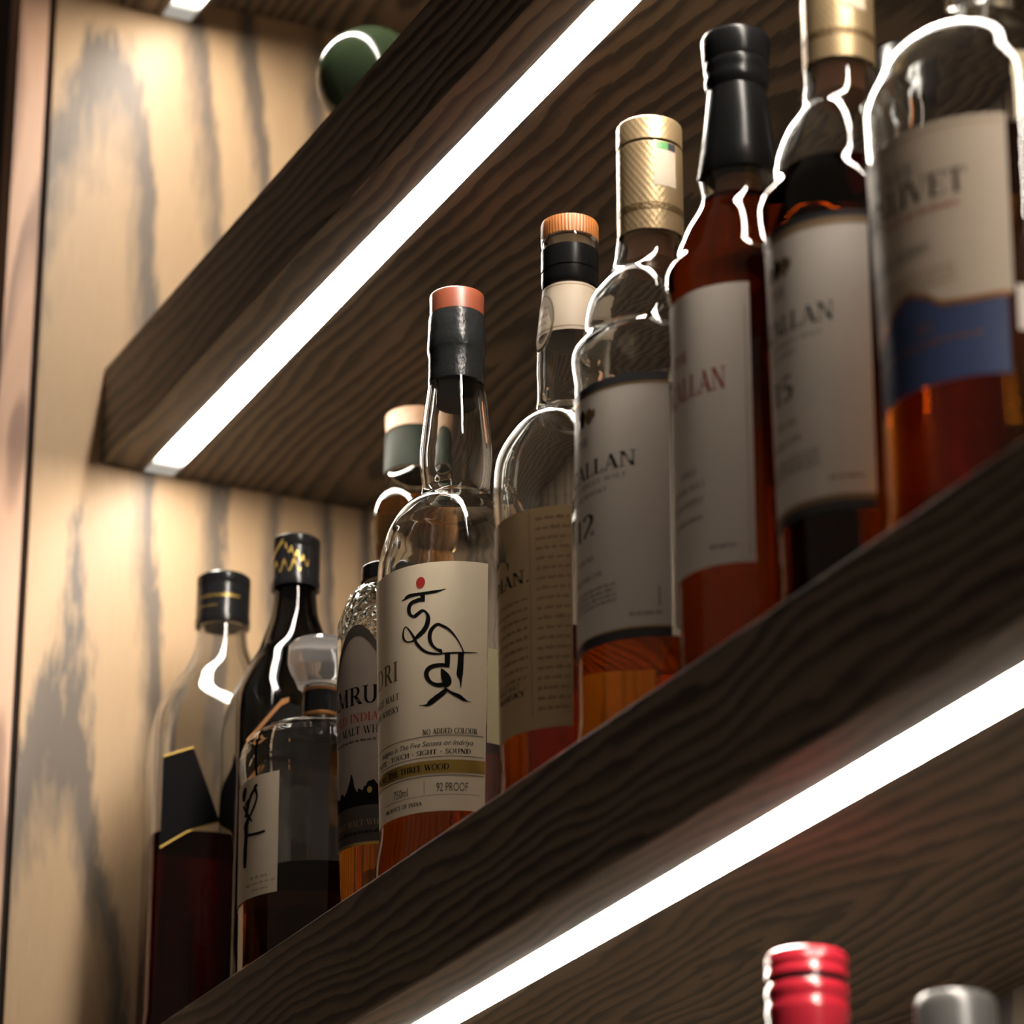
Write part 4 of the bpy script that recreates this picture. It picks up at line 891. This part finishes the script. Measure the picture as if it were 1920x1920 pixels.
L.text('SINGLE MALT WHISKY', 10.22, 0.40, I_BLACK, left=-36, right=82)
L.dashes(-10, 72, 9.85, 0.14, I_BLACK, seed=95)
rnd = random.Random(4); pts = []
for i in range(60):
    t = -30+116*i/59
    h = 7.35+0.9*math.exp(-((t-22)/5.0)**2)+0.5*math.exp(-((t-52)/9.0)**2)+0.45*math.exp(-((t-75)/7.0)**2)+rnd.uniform(-0.12, 0.14)
    pts.append(((t, 6.6), (t, h)))
L.strip(pts, I_BLACK)
L.sheet(-30, 86, 4.8, 6.62, I_UMBER, 1, nz=1)
L.text('SINGLE MALT WHISKY', 5.6, 0.3, I_TAN, left=-20, right=80, k=2); L.dashes(-10, 75, 5.2, 0.2, I_BLACK, seed=97, k=2.2)
L.poly([(48+3.2*math.cos(a), 7.35+0.17*math.sin(a)) for a in [2*math.pi*i/12 for i in range(12)]], I_GOLD, 2)
L.sheet(-30, 86, 4.62, 4.76, I_GOLD, 2, nz=1)
L.build('label', b)

# --- tall bottle half hidden behind
b = bottle(19.4, 11.5, 'tall bottle with dark green capsule and pale wooden stopper behind the brush emblem bottle')
PT = [(2.5,0),(2.62,0.3),(2.62,20.0),(2.3,23.5),(2.15,25.0),(2.3,26.4),(2.37,27.3),(2.31,28.1),(2.19,28.7),(1.85,29.5),(1.62,30.1),(1.62,30.35)]
glass_body('glass', PT, b, G_PLAIN, L_PALE, 28.5)
turned('capsule', [(0,30.36),(1.74,30.36),(1.74,30.5),(1.71,32.5),(1.66,32.72),(0,32.72)], C_GREENISH, b)
turned('stopper', capprof(1.66, 32.8, 1.69, 33.9, 0.12), C_WOOD, b)
turned('cork', capprof(1.2, 32.7, 1.2, 32.82, 0.02), C_CORK, b)

# --- two square bottles by the side panel
def square_bottle(x, y, a, rot, label, gm, liq, level, prof, capz, caph, capr):
    b = bottle(x, y, label, rot=rot)
    glass_body('glass', prof, b, gm, liq, level, sm=30)
    turned('screw_cap', [(0,capz),(capr+0.02,capz),(capr+0.04,capz+0.35),(capr,capz+0.5),(capr,capz+caph-0.75),(capr-0.04,capz+caph-0.7),(capr,capz+caph-0.62),(capr,capz+caph-0.12),(capr-0.1,capz+caph-0.02),(0,capz+caph)], C_GLOSS, b)
    L = Label([(capr, capz), (capr, capz+caph)], I_GOLD, 0.012)
    L.mats = [I_GOLD]
    return b, L
PJ1 = [(3.6,0,7),(3.78,0.3,7),(3.80,2.0,7),(3.80,17.4,7),(3.74,18.4,6),(3.45,19.5,5),(2.75,20.7,4),(1.95,22.0,2.6),(1.45,23.4,2),(1.32,24.5,2)]
b, L = square_bottle(7.65, 5.0, 3.8, -14, 'square clear bottle of dark red liquor with slanted black label nearest the side panel', G_PLAIN, L_COLA, 11.55, PJ1, 24.55, 2.97, 1.5)
L.dashes(30, 120, 25.9, 0.22, I_GOLD, seed=101, k=0.5); L.dashes(20, 70, 25.35, 0.14, I_GOLD, seed=102, k=0.5)
L.build('cap_lettering', b)
def face_poly(mb, a, pts, mat, off=0.02):      # on the bottle's right hand face
    mb.face([(a+off, t, z) for t, z in pts], mat)
mb = MB()
face_poly(mb, 3.8, [(-3.4,15.5),(-1.78,16.14),(-0.25,12.09),(-1.0,11.85),(-2.0,11.45),(-3.4,10.5)], 0)
face_poly(mb, 3.8, [(-3.4,15.5),(-3.4,15.60),(-1.75,16.24),(-1.78,16.14)], 1)
face_poly(mb, 3.8, [(-3.4,10.5),(-2.0,11.45),(-1.0,11.85),(-0.25,12.09),(-0.25,12.0),(-1.0,11.76),(-2.0,11.35),(-3.4,10.38)], 1)
mb.build('label', [I_BLACK, I_GOLD], b)
PJ2 = [(3.2,0,7),(3.36,0.3,7),(3.40,4.0,7),(3.42,16.3,7),(3.3,17.6,6),(3.0,18.5,5),(2.5,19.6,4),(1.9,20.7,3),(1.6,21.6,2.4),(1.3,22.6,2),(1.12,24.2,2)]
b, L = square_bottle(15.5, 6.2, 3.4, -10, 'square navy black bottle with gold lettered black cap and copper diagonal line', G_NAVY, None, None, PJ2, 24.2, 2.95, 1.30)
L.strip([((20+70*i/20, 25.1+0.25*math.sin(i*0.9)), (20+70*i/20, 25.3+0.35*math.sin(i*0.9+0.4))) for i in range(21)], I_GOLD, 0.5)
L.strip([((50+60*i/20, 26.2-0.05*i+0.12*math.sin(i*1.3)), (50+60*i/20, 26.42-0.05*i+0.22*math.sin(i*1.3+0.5))) for i in range(21)], I_GOLD, 0.5)
L.strip([((0+45*i/12, 25.6+0.08*i), (0+45*i/12, 25.75+0.09*i)) for i in range(13)], I_GOLD, 0.5)
L.build('cap_lettering', b)
mb = MB()
for q in ([(-3.1,14.3),(-1.3,16.7),(-0.9,16.85),(-0.9,16.6),(-1.35,16.3),(-3.1,14.0)], [(-3.1,11.9),(-2.2,13.2),(-2.1,12.9),(-3.1,11.2)], [(-3.1,8.6),(-2.47,9.9),(-2.4,9.3),(-3.1,7.8)]): face_poly(mb, 3.42, q, 0, 0.03)
mb.build('label', I_ORANGE, b)

# --- back row, mostly hidden
def back_bottle(x, y, label, prof, cap, cm_, gm, liq=None, level=None, part='stopper'):
    b = bottle(x, y, label)
    glass_body('glass', prof, b, gm, liq, level)
    turned(part, cap, cm_, b)
    return b
back_bottle(39.0, 13.0, 'bottle with plain cork stopper in the back row behind the parchment label bottle',
    [(2.7,0),(2.85,0.3),(2.85,17.0),(2.6,19.0),(1.8,20.8),(1.15,22.0),(1.05,26.0)], capprof(0.92, 26.0, 0.95, 28.6, 0.1), C_BROWN, G_PLAIN, L_GOLD, 12.0)
back_bottle(69.5, 12.5, 'bottle with dark navy cap in the back row behind the gold capsule of bottle 15',
    [(2.7,0),(2.85,0.3),(2.85,19.0),(2.6,21.5),(1.7,24.0),(1.05,26.0),(0.98,28.8)], capprof(1.0, 28.8, 1.0, 31.4, 0.12), C_GLOSS, G_BROWN, None, None, 'screw_cap')
back_bottle(80.2, 12.5, 'back row bottle with beige capsule seen through the shoulder at right edge',
    [(2.4,0),(2.55,0.3),(2.55,14.5),(2.3,17.0),(1.5,19.5),(0.95,21.0),(0.9,22.6)], capprof(0.98, 22.6, 0.98, 25.5, 0.12), C_BEIGE, G_PLAIN, L_DEEP, 18.5, 'capsule')

# ------------------------------------------------------------------ bottles on the shelf below
GR2 = 'bottles on the shelf below'
b = bottle(72.27, 4.9, 'red ribbed screw cap bottle below the lower light strip', z=-41.0, group=GR2, name='liquor_bottle')
PB = [(3.4,0),(3.6,0.3),(3.6,17.5),(3.3,19.5),(2.3,21.6),(1.6,23.2),(1.42,24.8),(1.40,26.3)]
glass_body('glass', PB, b, G_GREEN, L_MALT, 20.0)
turned('screw_cap', [(0,26.3,0),(1.56,26.3,0),(1.57,26.32,0),(1.55,27.6,0),(1.60,27.75,0),(1.60,27.95,0),(1.54,28.1,0),(1.54,28.3,0),(1.60,28.42,0),(1.60,28.7,0),(1.53,28.84,0)], C_RED, b)
turned('gap_ring', capprof(1.46, 28.84, 1.46, 29.06, 0.02), C_GLOSS, b)
turned('cap_top', [(0,29.06,0),(1.53,29.06,0),(1.59,29.14,0),(1.59,29.34,0),(1.53,29.46,0),(1.53,29.56,0),(1.59,29.66,0),(1.57,29.8,1),(1.56,30.02,1),(1.45,30.12,0),(0,30.14,0)], C_RED, b, ribs=64, depth=0.02)
b = bottle(81.75, 5.5, 'bottle with translucent grey cap at lower right below the light strip', z=-41.0, group=GR2, name='liquor_bottle')
PB2 = [(3.2,0),(3.4,0.3),(3.4,15.0),(3.1,17.0),(2.1,19.2),(1.35,20.8),(1.25,23.4)]
glass_body('glass', PB2, b, G_PLAIN, L_GOLD, 12.0)
turned('inner_cap', capprof(0.85, 23.4, 0.85, 25.0, 0.15), C_GREYCAP, b)
mb = MB(); lathe(mb, [(1.30,23.41),(1.46,23.41),(1.46,25.7),(1.42,26.0),(1.30,26.18),(0,26.2)], 0, 64); lathe(mb, [(1.30,23.41),(1.32,25.6),(1.2,26.0),(0,26.05)], 0, 64, flip=True)
mb.build('cap', C_GREYCAP, b, smooth=35, weld=True)

# ------------------------------------------------------------------ on the middle shelf
b = tag(empty('glass_decanter', W(20.46, 8.0, 42.695)), 'round dark green glass globe half hidden behind the middle shelf', 'decanter')
glass_body('body', [(3.0,0),(3.3,0.3),(3.4,2.5),(2.6,4.6),(1.4,5.8),(1.1,6.6),(1.15,7.3)], b, G_GREEN, None, None)
mb = MB()
lathe(mb, [(0,7.35),(1.1,7.36),(1.5,8.0)]+[(3.02*math.cos(math.radians(a)), 10.8+3.02*math.sin(math.radians(a))) for a in range(-55, 91, 5)][:-1]+[(0,13.82)], 0, 72)
mb.build('globe_stopper', C_DKGREEN, b, smooth=40, weld=True)
